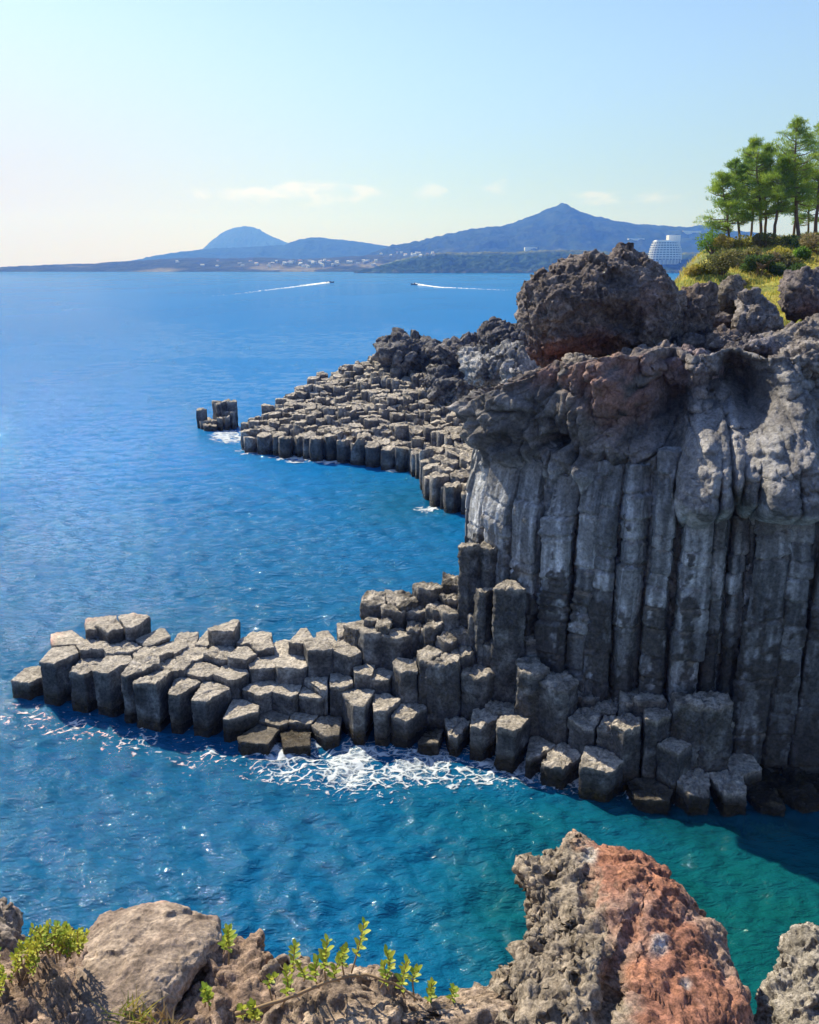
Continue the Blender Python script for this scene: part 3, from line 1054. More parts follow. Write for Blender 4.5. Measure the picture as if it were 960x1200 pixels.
rel += 0.5 * blob(556, 478, 22, 14, 8, 4) - 0.35 * blob(558, 540, 14, 40)
rel += 0.45 * blob(618, 478, 26, 30, 0, 4) + 0.3 * blob(680, 470, 24, 36, 0, 4) + .25 * blob(740, 560, 22, 50)
rel += -2.0 * blob(652, 518, 17, 8.5, 0, 5) - 0.9 * blob(585, 489, 4.5, 4.5, 30, 4) - 0.25 * blob(612, 519, 16, 6)
for pts, w, dep in (([(641, 560), (640, 700)], 2.0, .4), ([(640, 530), (652, 505)], 3, .25), ([(706, 540), (705, 610), (699, 720)], 2.2, .5), ([(632, 455), (634, 520)], 2, .22),
                    ([(668, 440), (668, 510)], 2, .25), ([(697, 440), (695, 490)], 2, .2), ([(858, 500), (852, 560), (866, 615)], 4, .7),
                    ([(575, 505), (580, 470)], 2, .2), ([(786, 560), (790, 620)], 2.5, .3), ([(575, 530), (575, 600)], 2.2, .25), ([(757, 560), (757, 640)], 2.0, .25)):
    rel -= dep * band(pts, w)
roughup = sstep(545, 470, PY) * sstep(640, 760, PX) + 0.9 * sstep(450, 430, PY)
roughup = roughup * (1 - .3 * blob(884, 462, 32, 40, -15, 3)); upw_ = 1 - .1 * blob(884, 462, 32, 40, -15, 3)
roughup = np.clip(roughup + .35 * sstep(9.6, 11.2, Zw) + 0.8 * blob(832, 550, 36, 62, 14, 4) + 0.8 * blob(915, 545, 40, 50, 0, 4), 0, 1.0)
fac1 = facet(P3 * .8 + .5 * nA.ravel()[:, None], 141).reshape(sh); fac2 = facet(P3 * 2.1 + .5 * nB.ravel()[:, None], 142).reshape(sh)
upw = sstep(9.0, 11.5, Zw)
rel += upw * upw_ * (.26 * fac1 + .11 * fac2) + (1 - upw) * (.06 * fac2 + .05 * facet(P3 * 4.5, 145).reshape(sh))
rel += roughup * sstep(560, 480, PY) * (.40 * facet(P3 * .55 + .6 * nA.ravel()[:, None], 151).reshape(sh) + .22 * facet(P3 * 1.3 + .5 * nB.ravel()[:, None], 152).reshape(sh))
rel += roughup * (0.40 * fbm(P3 * .9, 3, 39).reshape(sh) + 0.14 * ridged(P3 * 1.8, 4, 40).reshape(sh) + 0.07 * ridged(P3 * 5, 3, 45).reshape(sh))
rel += (1 - roughup) * sstep(9.5, 12, Zw) * 0.10 * ridged(P3 * .9, 3, 46).reshape(sh)
Xw = X0 + nx[None, :] * rel
Yw = Y0 + ny[None, :] * rel
Zd = Zw + roughup * 0.2 * nB + 0.04 * crust * nC
# plateau behind the rim
pt = np.linspace(0, 1, NP + 1)[1:] ** 1.5 * 15.0
Xp = Xw[-1][None, :] - nx[None, :] * pt[:, None] * 0.9
Yp = Yw[-1][None, :] + np.abs(ny[None, :]) * pt[:, None]
Zp = rim[None, :] + 0.02 * np.minimum(pt[:, None], 9) * sstep(_d[3], _d[6], s_all)[None, :] + 0 * Xp
Pp = np.stack([Xp, Yp, Zp], -1).reshape(-1, 3)
rimf = np.minimum(pt[:, None] / 0.8, 1)
Zp = Zp + rimf * (0.6 * fbm(Pp * .45, 3, 41) + 0.28 * facet(Pp * .6 + .4 * fbm(Pp, 2, 3)[:, None], 143) + 0.12 * facet(Pp * 1.6, 144) + .10 * ridged(Pp * 3.2, 3, 43) - .3).reshape(Xp.shape) - 0.25 * rimf + Zd[-1][None, :] - Zw[-1][None, :]
V = np.stack([np.vstack([Xw, Xp]), np.vstack([Yw, Yp]), np.vstack([Zd, Zp])], -1)
NR = NZ + NP
Vf = V.reshape(-1, 3)
fa = grid_faces(NR, NS)
# rounded rim + isotropic grit
N = vnormals(Vf, [fa])
g1 = ridged(Vf * 2.2, 3, 47); g2 = fbm(Vf * 7.0, 3, 48)
ru = np.concatenate([roughup.ravel(), np.ones(NP * NS)])
Vf = Vf + N * (ru * (0.09 * g1 + 0.04 * g2) + 0.008 * g2)[:, None]
N = vnormals(Vf, [fa])
# stone colours; wall tones raised and cooled to paint in its lifted shade
Cw = np.zeros((NR * NS, 3))
nb_ = np.concatenate([nB.ravel(), fbm(Pp * 1.1, 4, 32)]); nc_ = np.concatenate([nC.ravel(), fbm(Pp * 4, 4, 33)]); na_ = np.concatenate([nA.ravel(), fbm(Pp * .35, 3, 31)])
pxa, pya = proj(Vf)
zf = Vf[:, 2]
pale = np.array([.52, .54, .58]); mid = np.array([.24, .245, .26]); darkc = np.array([.048, .043, .040]); brown = np.array([.24, .19, .15])
c = mid * .62 + (pale - mid * .62) * sstep(-.12, .22, nb_ + .25 * nc_ + .10 * np.exp(-((zf - 8.5) / 2.2) ** 2))[:, None]
c = c * np.clip(1 + .7 * np.concatenate([(segtone * jz).ravel(), np.zeros(NP * NS)]), .5, 1.5)[:, None]
cr = np.concatenate([crust.ravel(), np.zeros(NP * NS)])
gr = np.concatenate([(np.exp(-((1 - a) * bw / 0.20) ** 2) * (1 - sstep(8, 10, Zw))).ravel(), np.zeros(NP * NS)])
c = c * (1 - .7 * gr[:, None]) + pale * 1.25 * .7 * gr[:, None]
c = c * (1 - .88 * cr[:, None]) + darkc * .88 * cr[:, None] * (1 + .8 * nc_)[:, None]
upm = sstep(9.5, 11.5, zf + .8 * nb_)[:, None]
fb_ = np.concatenate([fac1.ravel() + .5 * fac2.ravel(), np.zeros(NP * NS)])
upc = (np.array([.125, .112, .106]) + np.array([.075, .073, .074]) * sstep(760, 830, pxa)[:, None]) * (1 + .6 * nc_)[:, None] * (1 + .5 * na_)[:, None] * np.clip(1 + .75 * fb_, .35, 1.9)[:, None]
c = c * (1 - upm * .9) + upc * upm * .9
rg = np.concatenate([(rz * sstep(.55, .95, saw)).ravel(), np.zeros(NP * NS)])[:, None]
c = c * (1 - .6 * rg) + brown * .6 * rg
el2 = lambda cx, cy, rx, ry: np.exp(-(((pxa - cx) / rx) ** 2 + ((pya - cy) / ry) ** 2))
red = np.clip(1.35 * el2(725, 455, 36, 44) + .9 * el2(650, 440, 60, 13) + .35 * el2(790, 440, 45, 30), 0, 1)[:, None] * sstep(-.35, .15, nb_ + .3 * nc_)[:, None]
c = c * (1 - red * .8) + np.array([.33, .175, .14]) * red * .8
holl_shade = el2(884, 462, 30, 34)[:, None]
c = c * (1 - .6 * holl_shade) + np.array([.06, .052, .052]) * .6 * holl_shade  # shade of the hollow painted into the stone colour
gry = np.clip(el2(832, 555, 36, 55) + el2(915, 545, 44, 48) + .6 * el2(940, 450, 40, 60), 0, 1)[:, None] * sstep(-.4, .2, nb_)[:, None]
c = c * (1 - gry * .7) + np.array([.38, .36, .35]) * gry * .7
plv = sstep(0.2, 1.2, np.concatenate([np.zeros(NZ * NS), np.repeat(pt, NS)]))[:, None]
plc = (np.array([.16, .135, .125]) + np.array([.07, .055, .05]) * sstep(-.2, .4, na_ + .5 * nb_)[:, None]) * (1 + .5 * nc_)[:, None]
c = c * (1 - plv) + plc * plv
wt_ = sstep(0.9, 0.3, zf)[:, None]
c = c * (1 - wt_ * .7) + np.array([.07, .058, .04]) * wt_ * .7
c = np.clip(c, .015, .8)
M_CLIFF = rock_mat('cliff_rock', s=1.1, pit=0.4, fine=0.9, var=0.27)

# the sheer face behind the columns and the cap above them
rowcap = int(NZ * 0.74)
Vg = Vf.reshape(NR, NS, 3); Ng = N.reshape(NR, NS, 3); Cg = c.reshape(NR, NS, 3)
v = Vg[:rowcap + 1].reshape(-1, 3)
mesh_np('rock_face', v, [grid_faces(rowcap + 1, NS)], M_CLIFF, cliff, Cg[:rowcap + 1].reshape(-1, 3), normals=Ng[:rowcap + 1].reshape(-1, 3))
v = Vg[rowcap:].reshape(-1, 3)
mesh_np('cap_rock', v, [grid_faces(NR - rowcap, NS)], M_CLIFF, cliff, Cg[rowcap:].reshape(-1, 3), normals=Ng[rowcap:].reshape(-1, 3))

# the tall columns of the wall: front row where the photograph shows them, a second row set back in the gaps
rw = np.random.default_rng(64)
front_s = [(x0 + x1) / 2 for x0, x1 in zip(B[:-1], B[1:])]
wid = [x1 - x0 for x0, x1 in zip(B[:-1], B[1:])]


def on_wall(s, out):
    j = int(np.argmin(abs(s_all - s)))
    return (wx[j] + nx[j] * out, wy[j] + ny[j] * out)


WS, WZ, WR = [], [], []
s_r = wall_s(785, 600)
for s, w in zip(front_s, wid):
    if s < 2 or s > _d[-1] - 1: continue
    WS.append(on_wall(s, .10 + rw.uniform(-.38, .36))); WZ.append((10.2 if s > s_r else 11.3) + rw.uniform(-.8, .8)); WR.append(w * .60)
nf = len(WS)
for b in B:
    if b < 2 or b > _d[-1] - 1: continue
    WS.append(on_wall(b, -.62 + rw.uniform(-.1, .1))); WZ.append((10.4 if b > s_r else 11.3) + rw.uniform(-.4, .4)); WR.append(.5)
back = [on_wall(s, -1.6) for s in front_s] + [on_wall(s, 1.35) for s in front_s]
cw_ = cells(WS + back, .9, 1.6)
for i in range(len(WS)):
    poly = cw_[i]
    if poly is None: continue
    cc_ = np.array(WS[i]); vv = poly - cc_
    Lv = np.linalg.norm(vv, axis=1, keepdims=True)
    poly = cc_ + vv * np.minimum(1, max(.42, WR[i] * 1.12) / np.maximum(Lv, 1e-6))
    zs = [-1.5]
    while zs[-1] < 12: zs.append(zs[-1] + (rw.uniform(.35, .95) if 4.5 < zs[-1] < 8.6 and i < 14 + len(left) and rw.uniform() < .75 else rw.uniform(.8, 2.6)))
    m_ = len(zs)
    dr = dict(z=np.array(zs), off=rw.normal(size=(m_, 2)) * .042, sc=rw.normal(size=m_) * .05, sx=rw.normal(), sy=rw.normal(), sw=rw.uniform(-.3, 1.0))
    fr_ = i < nf
    V, fa_, top = column_geo(poly, -.9, WZ[i], rw, .06, .065, gap=.055, tilt=(0, 0), seed=300 + i, crust=0, rough=.022, topr=.05, drums=dr)
    P3_ = V + i * 2.3
    n1 = fbm(P3_ * np.array([1.3, 1.3, .45]), 3, 171); n2 = fbm(P3_ * 3.0, 4, 172); n3 = fbm(P3_ * np.array([5, 5, .5]), 3, 173)
    z_ = V[:, 2]
    cr_ = sstep(.0, .16, n1 + .45 * n2 + .16 - .6 * sstep(5.2, 8.6, z_)) * (1 if fr_ else .6)
    # the heads lean back and melt into the massive cap
    jn = int(np.argmin(np.hypot(wx - cc_[0], wy - cc_[1])))
    hd = sstep(WZ[i] - 2.6, WZ[i] + .1, z_ + .35 * n1) ** 1.3 * (.48 if fr_ else .1)
    V[:, 0] -= nx[jn] * hd; V[:, 1] -= ny[jn] * hd
    # rough dark crust stands proud of the smooth stone
    rel_ = V[:, :2] - V[:, :2].mean(0); ou = rel_ / np.maximum(np.linalg.norm(rel_, axis=1, keepdims=True), 1e-6)
    V[:, :2] += ou * (cr_ * (.02 + .06 * ridged(P3_ * 4.2, 3, 174)))[:, None]
    tone = np.clip(1 + .28 * rw.normal(size=m_), .55, 1.5)[dr['k']]
    base = np.array([.17, .172, .18]) + (np.array([.40, .41, .44]) - np.array([.17, .172, .18])) * sstep(-.10, .30, .6 * n3 + .5 * n1 + .02)[:, None]
    base = base * tone[:, None]
    base = base * (1 - .9 * cr_[:, None]) + np.array([.052, .046, .042]) * (1 + .7 * n2)[:, None] * .9 * cr_[:, None]
    ed = np.exp(-((np.array(zs)[np.clip(dr['k'] + 1, 0, m_ - 1)] - z_) / .10) ** 2)[:, None] * .55 * sstep(-.1, .2, n2)[:, None]
    base = base * (1 - ed) + np.array([.25, .205, .165]) * ed
    hb_ = sstep(WZ[i] - 1.5, WZ[i], z_ + .4 * n1)[:, None]
    base = base * (1 - hb_ * .7) + np.array([.19, .18, .18]) * (1 + .5 * n2)[:, None] * hb_ * .7
    w_ = sstep(1.0, .35, z_ + .3 * n1)[:, None]
    base = base * (1 - w_ * .8) + np.array([.065, .055, .04]) * w_ * .8
    mesh_np('wall_column', V, fa_, M_CLIFF, cliff, np.clip(base, .015, .75))

# wave-worn ledges just under the surface at the foot of the cliff
M_SUB = rock_mat('submerged_rock', 1.0, .3, .6, .4)
UND = [([(735, 962), (770, 958), (800, 962), (806, 974), (775, 984), (742, 978)], -.28), ([(795, 958), (840, 955), (870, 962), (866, 976), (830, 982), (800, 974)], -.25),
       ([(690, 944), (725, 940), (748, 952), (740, 966), (705, 964)], -.3), ([(868, 952), (905, 950), (930, 960), (915, 974), (880, 972)], -.3), ([(770, 978), (810, 974), (850, 980), (830, 992), (785, 994)], -.55)]
LBL = ['ochre ledge under the clear water left of the widest submerged ledge', 'widest ochre green ledge under the clear water at the cliff foot', 'small submerged ledge at the right end of the white wash',
       'dim submerged ledge nearest the right edge of the water', 'deepest and faintest submerged ledge in front of the others']
for k, (ol, z) in enumerate(UND):
    O = np.array([at_z(x, y, z) for x, y in ol])
    cc_ = O.mean(0)
    U, Fc = ico(5)
    an_ = np.arctan2(O[:, 1] - cc_[1], O[:, 0] - cc_[0]); rr_ = np.hypot(O[:, 1] - cc_[1], O[:, 0] - cc_[0])
    od = np.argsort(an_); an_ = an_[od]; rr_ = rr_[od]
    t_ = np.arctan2(U[:, 1], U[:, 0]); rad_ = np.interp(t_, np.concatenate([an_ - 2 * math.pi, an_, an_ + 2 * math.pi]), np.tile(rr_, 3))
    h_ = np.hypot(U[:, 0], U[:, 1]) ** .6
    V = np.stack([cc_[0] + np.cos(t_) * rad_ * h_, cc_[1] + np.sin(t_) * rad_ * h_, z - .8 + .8 * U[:, 2]], -1)
    N = vnormals(V, [Fc])
    V = V + N * (.12 * facet(V * 1.2, 160 + k) + .05 * ridged(V * 3, 3, 161))[:, None]
    V[:, 2] = np.minimum(V[:, 2], -.12)
    cb = np.array([.30, .26, .10]) * (1 + .5 * fbm(V * 1.5, 3, 162))[:, None]
    tag(mesh_np('submerged_ledge', V, [Fc], M_SUB, None, np.clip(cb, .02, .6)), LBL[k], 'ledge', 'submerged ledges at the cliff foot')
# ------------------------------------------------------------------ rocks from their outline: closed bodies with real depth
def rock(name, outline, Y, Tf, Tb, mat, colfn, sub=6, tilt=0.0, noise=((0.4, .25, 'f'), (1.2, .12, 'r'), (4, .04, 'r')), label=None, cat='rock', seed=0, parent=None, group=None, pits=None, squash=1.0, relief=None):
    O = np.array(outline, float)
    c = (O.max(0) + O.min(0)) / 2
    if in_poly(O[:, 0].mean(), O[:, 1].mean(), O.tolist()): c = 0.5 * c + 0.5 * O.mean(0)
    # radial outline function
    E = np.vstack([O, O[:1]])
    pts = []
    for (a, b) in zip(E[:-1], E[1:]):
        for t in np.linspace(0, 1, 24, endpoint=False): pts.append(a + (b - a) * t)
    pts = np.array(pts) - c
    an = np.arctan2(pts[:, 1], pts[:, 0]); rr = np.hypot(pts[:, 0], pts[:, 1])
    o = np.argsort(an); an, rr = an[o], rr[o]
    an = np.concatenate([an - 2 * math.pi, an, an + 2 * math.pi]); rr = np.tile(rr, 3)
    U, Fc = ico(sub)
    a = np.arctan2(-U[:, 1], U[:, 0])
    rho = np.hypot(U[:, 0], U[:, 1])
    rad = np.interp(a, an, rr)
    px = c[0] + np.cos(a) * rad * rho
    py = c[1] + np.sin(a) * rad * rho
    d = ray(px, py)
    dep0 = at_y(c[0], c[1], Y)
    D0 = dep0[1] * CT - (dep0[2] - 18) * ST
    T = np.where(U[:, 2] > 0, Tf, Tb)
    D = D0 - np.sign(U[:, 2]) * np.abs(U[:, 2]) ** squash * T + tilt * (c[1] - py) / F * D0
    if relief is not None: D = D - relief(px, py) * (U[:, 2] > -0.2)
    V = CAM + d * D[:, None]
    for k, (f, amp, kind, *mk) in enumerate(noise):
        N = vnormals(V, [Fc])
        P = V * f + seed * 5.3 + k
        if kind == 'f': h = fbm(P, 3, 50 + k)
        elif kind == 'r': h = ridged(P, 4, 50 + k) - .45
        elif kind == 'c': h = facet(P + .35 * fbm(P, 2, 3)[:, None], 150 + k) - .1
        elif kind == 'w':
            f1, f2 = worley(P + 0.25 * np.stack([perlin(P * 2, 1), perlin(P * 2, 2), perlin(P * 2, 3)], -1), 50 + k)
            h = -np.clip(.42 - f1, 0, 1) * 2.4
        else:
            f1, f2 = worley(P + .4 * perlin(P * 1.5, 3)[:, None], 50 + k)
            h = np.clip(f2 - f1, 0, .35) / .35 - .6
        if mk: h = h * mk[0](px, py)
        V = V + N * (h * amp)[:, None]
    N = vnormals(V, [Fc])
    C = np.clip(colfn(V, N, px, py, seed), .012, .85)
    ob = mesh_np(name, V, [Fc], mat, parent, C)
    if parent is None: tag(ob, label, cat, group)
    return ob


def simple_col(a, b, f=1.0, red=None, redc=(.26, .10, .06)):
    a, b = np.array(a), np.array(b)

    def fn(V, N, px, py, seed):
        n = fbm(V * f + seed, 4, 77); m = fbm(V * f * 4 + seed, 4, 78)
        c = a + (b - a) * sstep(-.25, .35, n + .4 * m)[:, None]
        c = c * (1 + .35 * m)[:, None]
        if red is not None:
            r = np.zeros(len(V))
            for cx, cy, rx, ry, w in red:
                r = np.maximum(r, w * np.exp(-(((px - cx) / rx) ** 2 + ((py - cy) / ry) ** 2)))
            r = np.clip(r * (1 + .9 * n + .5 * m), 0, 1)[:, None]
            c = c * (1 - r) + np.array(redc) * (1 + .4 * m)[:, None] * r
        return c
    return fn


M_LAVA = rock_mat('lava_rock', s=0.9, pit=0.5, fine=1.0, var=0.4)
# ---- the big boulder on the cliff top
BOULDER = [(607, 352), (611, 332), (625, 322), (648, 316), (668, 306), (690, 298), (712, 297), (728, 289), (740, 290), (752, 302), (770, 306), (783, 318), (796, 336), (800, 350),
           (808, 372), (800, 400), (776, 424), (748, 420), (715, 412), (690, 420), (666, 432), (640, 436), (630, 420), (616, 390), (608, 372)]
rock('lava_boulder', BOULDER, 40.5, 3.2, 3.6, M_LAVA,
     simple_col((.125, .102, .095), (.26, .215, .195), .6, red=[(655, 418, 40, 18, 1.0), (690, 404, 40, 14, .8), (700, 392, 18, 10, .6), (760, 350, 14, 22, .25)], redc=(.20, .085, .07)),
     sub=7, noise=((.35, .45, 'f'), (.55, .28, 'c'), (1.3, .16, 'c'), (2.0, .14, 'r'), (3.4, .12, 'w'), (3.6, .07, 'c'), (8, .04, 'r')), seed=3, squash=.8,
     relief=lambda px, py: -1.2 * np.exp(-(((px - 728) / 24) ** 2 + ((py - 373) / 13) ** 2)) - 1.0 * sstep(395, 425, py) + .5 * np.exp(-(((px - 690) / 60) ** 2 + ((py - 345) / 20) ** 2)) - .7 * np.exp(-(((px - 745) / 9) ** 2 + ((py - 392) / 12) ** 2)),
     label='huge rough dark lava boulder with a dull red underside perched on the cliff top', cat='boulder')
GREY = ((.12, .112, .108), (.225, .205, .195))
BRN = ((.12, .095, .085), (.21, .165, .145))
TOPN = ((.7, .22, 'f'), (.9, .25, 'c'), (2.2, .13, 'c'), (2.4, .10, 'r'), (6, .05, 'r'))
CLTOP = [
    ([(793, 352), (800, 338), (818, 333), (838, 334), (842, 350), (836, 372), (832, 392), (812, 408), (790, 404), (792, 376)], 41.5, 1.6, BRN, [(795, 362, 8, 22, .9)], (.27, .13, .06), 'brown crumbly lava rock with an orange streak against the right side of the huge boulder'),
    ([(832, 352), (846, 330), (858, 322), (872, 330), (878, 352), (870, 366), (846, 368)], 46.5, 1.3, ((.14, .12, .10), (.24, .2, .165)), None, None, 'upright brown rock knob standing in the yellow grass just below the shrubs'),
    ([(856, 374), (868, 350), (885, 343), (900, 347), (914, 366), (917, 384), (900, 400), (880, 404), (860, 396)], 43.5, 1.5, ((.165, .145, .14), (.26, .23, .22)), None, None, 'rounded greyish lava boulder with grass behind it, left of the dark square block'),
    ([(914, 330), (922, 318), (945, 314), (975, 316), (1000, 322), (1004, 350), (990, 374), (950, 380), (925, 372), (916, 352)], 45.0, 2.0, ((.11, .095, .092), (.17, .14, .135)), [(955, 360, 22, 14, .6)], (.19, .10, .085), 'dark square shouldered lava block at the right edge under the shrubby slope'),
    ([(826, 392), (846, 384), (866, 392), (884, 398), (880, 420), (858, 432), (838, 428), (826, 412)], 38.0, 1.2, BRN, None, None, 'low brown rubble rock between the huge boulder and the rounded greyish boulder'),
    ([(882, 404), (905, 388), (930, 380), (965, 372), (1000, 372), (1010, 400), (975, 420), (930, 424), (896, 424)], 38.0, 1.5, ((.16, .138, .13), (.255, .225, .205)), None, None, 'broad pale brown slab of rubble rock in front of the dark square block'),
    ([(765, 428), (782, 414), (812, 408), (836, 414), (850, 430), (838, 452), (806, 458), (778, 450)], 33.5, 1.1, ((.15, .12, .125), (.255, .205, .21)), [(800, 428, 30, 16, .6)], (.23, .15, .15), 'purplish knobbly rock on the cliff rim below the huge boulder'),
    ([(690, 428), (706, 416), (724, 418), (742, 426), (748, 442), (728, 452), (700, 448)], 32.6, .9, ((.18, .13, .115), (.28, .2, .17)), [(722, 432, 24, 14, .8)], (.30, .17, .13), 'reddish ridged rock on the rim straight under the huge boulder'),
    ([(645, 432), (664, 420), (690, 416), (716, 420), (718, 432), (690, 442), (660, 444)], 35.0, 1.0, ((.15, .13, .12), (.25, .215, .185)), None, None, 'flat grey brown rim rock under the red part of the boulder'),
    ([(852, 408), (872, 396), (898, 395), (912, 405), (905, 420), (876, 424), (856, 418)], 35.0, 1.2, ((.13, .115, .12), (.22, .195, .2)), None, None, 'blue grey lump of rim rock above the dark hollow in the cliff'),
    ([(905, 418), (930, 404), (960, 398), (985, 402), (990, 432), (960, 452), (924, 448)], 32.5, 1.2, ((.16, .14, .135), (.27, .24, .22)), None, None, 'rough pale grey rim rock at the right edge above the cliff face'),
]
for k, (ol, Y, T, cc, red, rc_, lab) in enumerate(CLTOP):
    rock('lava_rock', ol, Y, T, T * 1.3, M_LAVA, simple_col(cc[0], cc[1], .9, red, rc_ or (.2, .1, .1)), sub=5, noise=TOPN, seed=10 + k, label=lab, group='rocks on the cliff top')
# scattered loose rubble on the plateau, one body each
rr_ = np.random.default_rng(31)
RUB = [(838, 376, 45, 16), (905, 400, 40, 14), (815, 402, 38, 14), (868, 404, 39, 13), (930, 392, 41, 17), (895, 412, 37, 12), (762, 424, 36, 13), (845, 404, 37, 12),
       (610, 448, 35, 11), (588, 462, 34.6, 9), (628, 440, 35.5, 10), (940, 386, 43, 12), (826, 434, 34, 12), (846, 372, 46, 10), (780, 408, 37.5, 11)]
WHERE = ['just right of the brown crumbly rock', 'in front of the rounded greyish boulder', 'tucked under the brown crumbly rock', 'beside the low brown rubble rock', 'behind the pale brown slab', 'on the blue grey rim lump',
         'at the boulder foot left of the purplish rock', 'on top of the low brown rubble rock', 'on the pale left rim of the cliff', 'near the beak at the left end of the rim', 'by the red underside of the boulder', 'below the dark square block',
         'between the purplish rock and the blue grey lump', 'at the grass edge beside the rock knob', 'wedged under the right side of the boulder']
for k, ((px, py, Y, rd), w) in enumerate(zip(RUB, WHERE)):
    m = 11
    an = np.linspace(0, 2 * math.pi, m, endpoint=False)
    ol = [(px + rd * 1.25 * math.cos(t) * rr_.uniform(.75, 1.2), py + rd * .8 * math.sin(t) * rr_.uniform(.75, 1.2)) for t in an]
    T = rd * Y / F * 1.1
    rock('loose_rock', ol, Y, T, T, M_LAVA, simple_col((.13, .11, .105), (.25, .21, .19), 1.2), sub=4, noise=((1.2, .12, 'f'), (2.0, .14, 'c'), (4, .06, 'c')), seed=40 + k, label='small angular loose rock ' + w, group='loose rocks on the cliff top')

# ------------------------------------------------------------------ far headland of low columns
head = empty('column_headland', (-6.0, 92.0, 0), 'wide headland of countless short basalt columns stepping to the sea behind the cliff', 'rock headland')
fw_px = [280, 288, 345, 385, 420, 450, 478, 500, 508, 525, 560, 640]
fw_py = [526, 531, 537, 542, 546, 550, 555, 566, 590, 602, 607, 612]


def hctrl(lst):
    out = []
    for px, py, z in lst: out.append(at_z(px, py, z))
    return np.array(out)


frontc = []
for px, hpx in ((294, 20), (312, 25), (330, 27), (350, 28), (368, 31), (388, 33), (405, 30), (422, 30), (440, 29), (458, 28), (474, 30), (490, 30), (503, 36), (514, 38), (532, 36), (552, 30), (575, 30)):
    pyw = np.interp(px, fw_px, fw_py)
    Yw_ = at_z(px, pyw, 0)[1] + .9
    frontc.append(at_y(px, pyw - hpx, Yw_))
HC = np.vstack([np.array(frontc), hctrl([(300, 502, 2.2), (320, 494, 2.7), (350, 485, 3.2), (380, 474, 3.6), (420, 472, 4), (450, 492, 3.4), (500, 500, 3.4), (530, 510, 3.5), (550, 530, 3.4),
                                         (330, 474, 3.5), (380, 450, 4.9), (420, 432, 6.3), (445, 418, 7.6), (470, 432, 7.0), (500, 440, 6.6), (530, 455, 5.6), (560, 460, 5.6), (480, 458, 5.4), (440, 458, 5),
                                         (600, 470, 5.4), (600, 520, 3.8), (640, 480, 5.5)])])
hp = [wl(x, y) for x, y in zip(fw_px, fw_py)]
bk = [at_z(640, 470, 5.5), at_z(610, 435, 7.6), at_z(540, 425, 8), at_z(490, 412, 8.4), at_z(440, 404, 8.4), at_z(412, 424, 6.8), at_z(380, 444, 5.0), at_z(330, 468, 3.6), at_z(296, 496, 2.2)]
hp += [(a[0], a[1]) for a in bk]
rh = np.random.default_rng(77)
build_columns(head, HC, hp, 1.05, rh, M_FARCOL, 0.22, 0.5, zjit=0.28, maxparts=100, tilt_s=0.14, rough=0.05, topr=0.09, gap=0.03)

M_FARROCK = rock_mat('far_rock', s=.5, pit=.35, fine=.9, var=.45)
FAR = [
    ([(438, 404), (444, 396), (455, 394), (466, 390), (476, 396), (492, 402), (505, 400), (520, 404), (535, 412), (530, 428), (505, 436), (470, 432), (450, 428), (441, 418)], 104, 5, ((.10, .095, .10), (.20, .185, .18)), 'craggy dark rock wall along the far top of the column headland'),
    ([(495, 408), (520, 400), (545, 394), (558, 390), (572, 394), (590, 398), (615, 394), (650, 396), (655, 420), (600, 432), (540, 430), (505, 424)], 97, 5, ((.11, .10, .105), (.19, .175, .17)), 'long broken dark ridge on the headland running back to the huge boulder'),
    ([(565, 392), (572, 380), (584, 375), (598, 380), (612, 378), (640, 384), (650, 404), (610, 408), (575, 406)], 93, 4, ((.09, .082, .085), (.15, .135, .135)), 'blunt dark rock hump on the ridge just left of the huge boulder'),
    ([(540, 414), (548, 408), (570, 410), (592, 408), (612, 412), (622, 424), (618, 442), (590, 452), (556, 452), (540, 438)], 78, 3.2, ((.19, .185, .19), (.35, .34, .34)), 'pale grey fluted rock face behind the cliff, left of the boulder'),
    ([(590, 430), (605, 420), (625, 414), (650, 412), (690, 430), (690, 470), (640, 480), (600, 470), (588, 452)], 62, 3.0, ((.19, .185, .195), (.36, .345, .35)), 'light grey rugged rock tucked behind the left rim of the cliff'),
    ([(500, 428), (520, 424), (545, 430), (560, 446), (552, 468), (525, 476), (502, 470), (496, 448)], 92, 2.6, ((.10, .096, .1), (.19, .18, .175)), 'dark stepped rock bank in the middle of the column headland'),
]
for k, (ol, Y, T, cc, lab) in enumerate(FAR):
    rock('rock_outcrop', ol, Y, T, T * 1.5, M_FARROCK, simple_col(cc[0], cc[1], .35), sub=6, tilt=.9, noise=((.22, .9, 'f'), (.35, .9, 'c'), (.9, .5, 'c'), (1.3, .3, 'r')), seed=70 + k, label=lab, cat='rock outcrop', group='rock outcrops on the headland')

# islet of a few tall columns standing off the headland
islet = empty('column_islet', tuple(at_z(253, 502, 0.0)), 'small jagged islet of dark basalt columns standing alone in the sea beyond white surf', 'sea stack')
IS = []
for px, py, Y in ((238, 479, 101.5), (243, 493, 100.6), (247, 497, 99.4), (251, 492, 100.2), (255, 470, 102.6), (260, 471, 102.2), (265, 469, 102), (270, 470, 101.8), (258, 489, 100.2), (263, 488, 100.4), (247, 491, 101.9), (268, 482, 100.9)):
    p = at_y(px, py, Y); IS.append(p)
IS = np.array(IS)
isf = [(-24, 98.2), (-20.5, 98.4), (-19.6, 100), (-19.8, 104), (-24, 103.6)]
build_columns(islet, IS, [(-999, -999), (-998, -999), (-998, -998)], 1.15, np.random.default_rng(4), M_FARCOL, 0.2, 0.4, zjit=.2, tilt_s=.05, rough=.05, topr=.1)
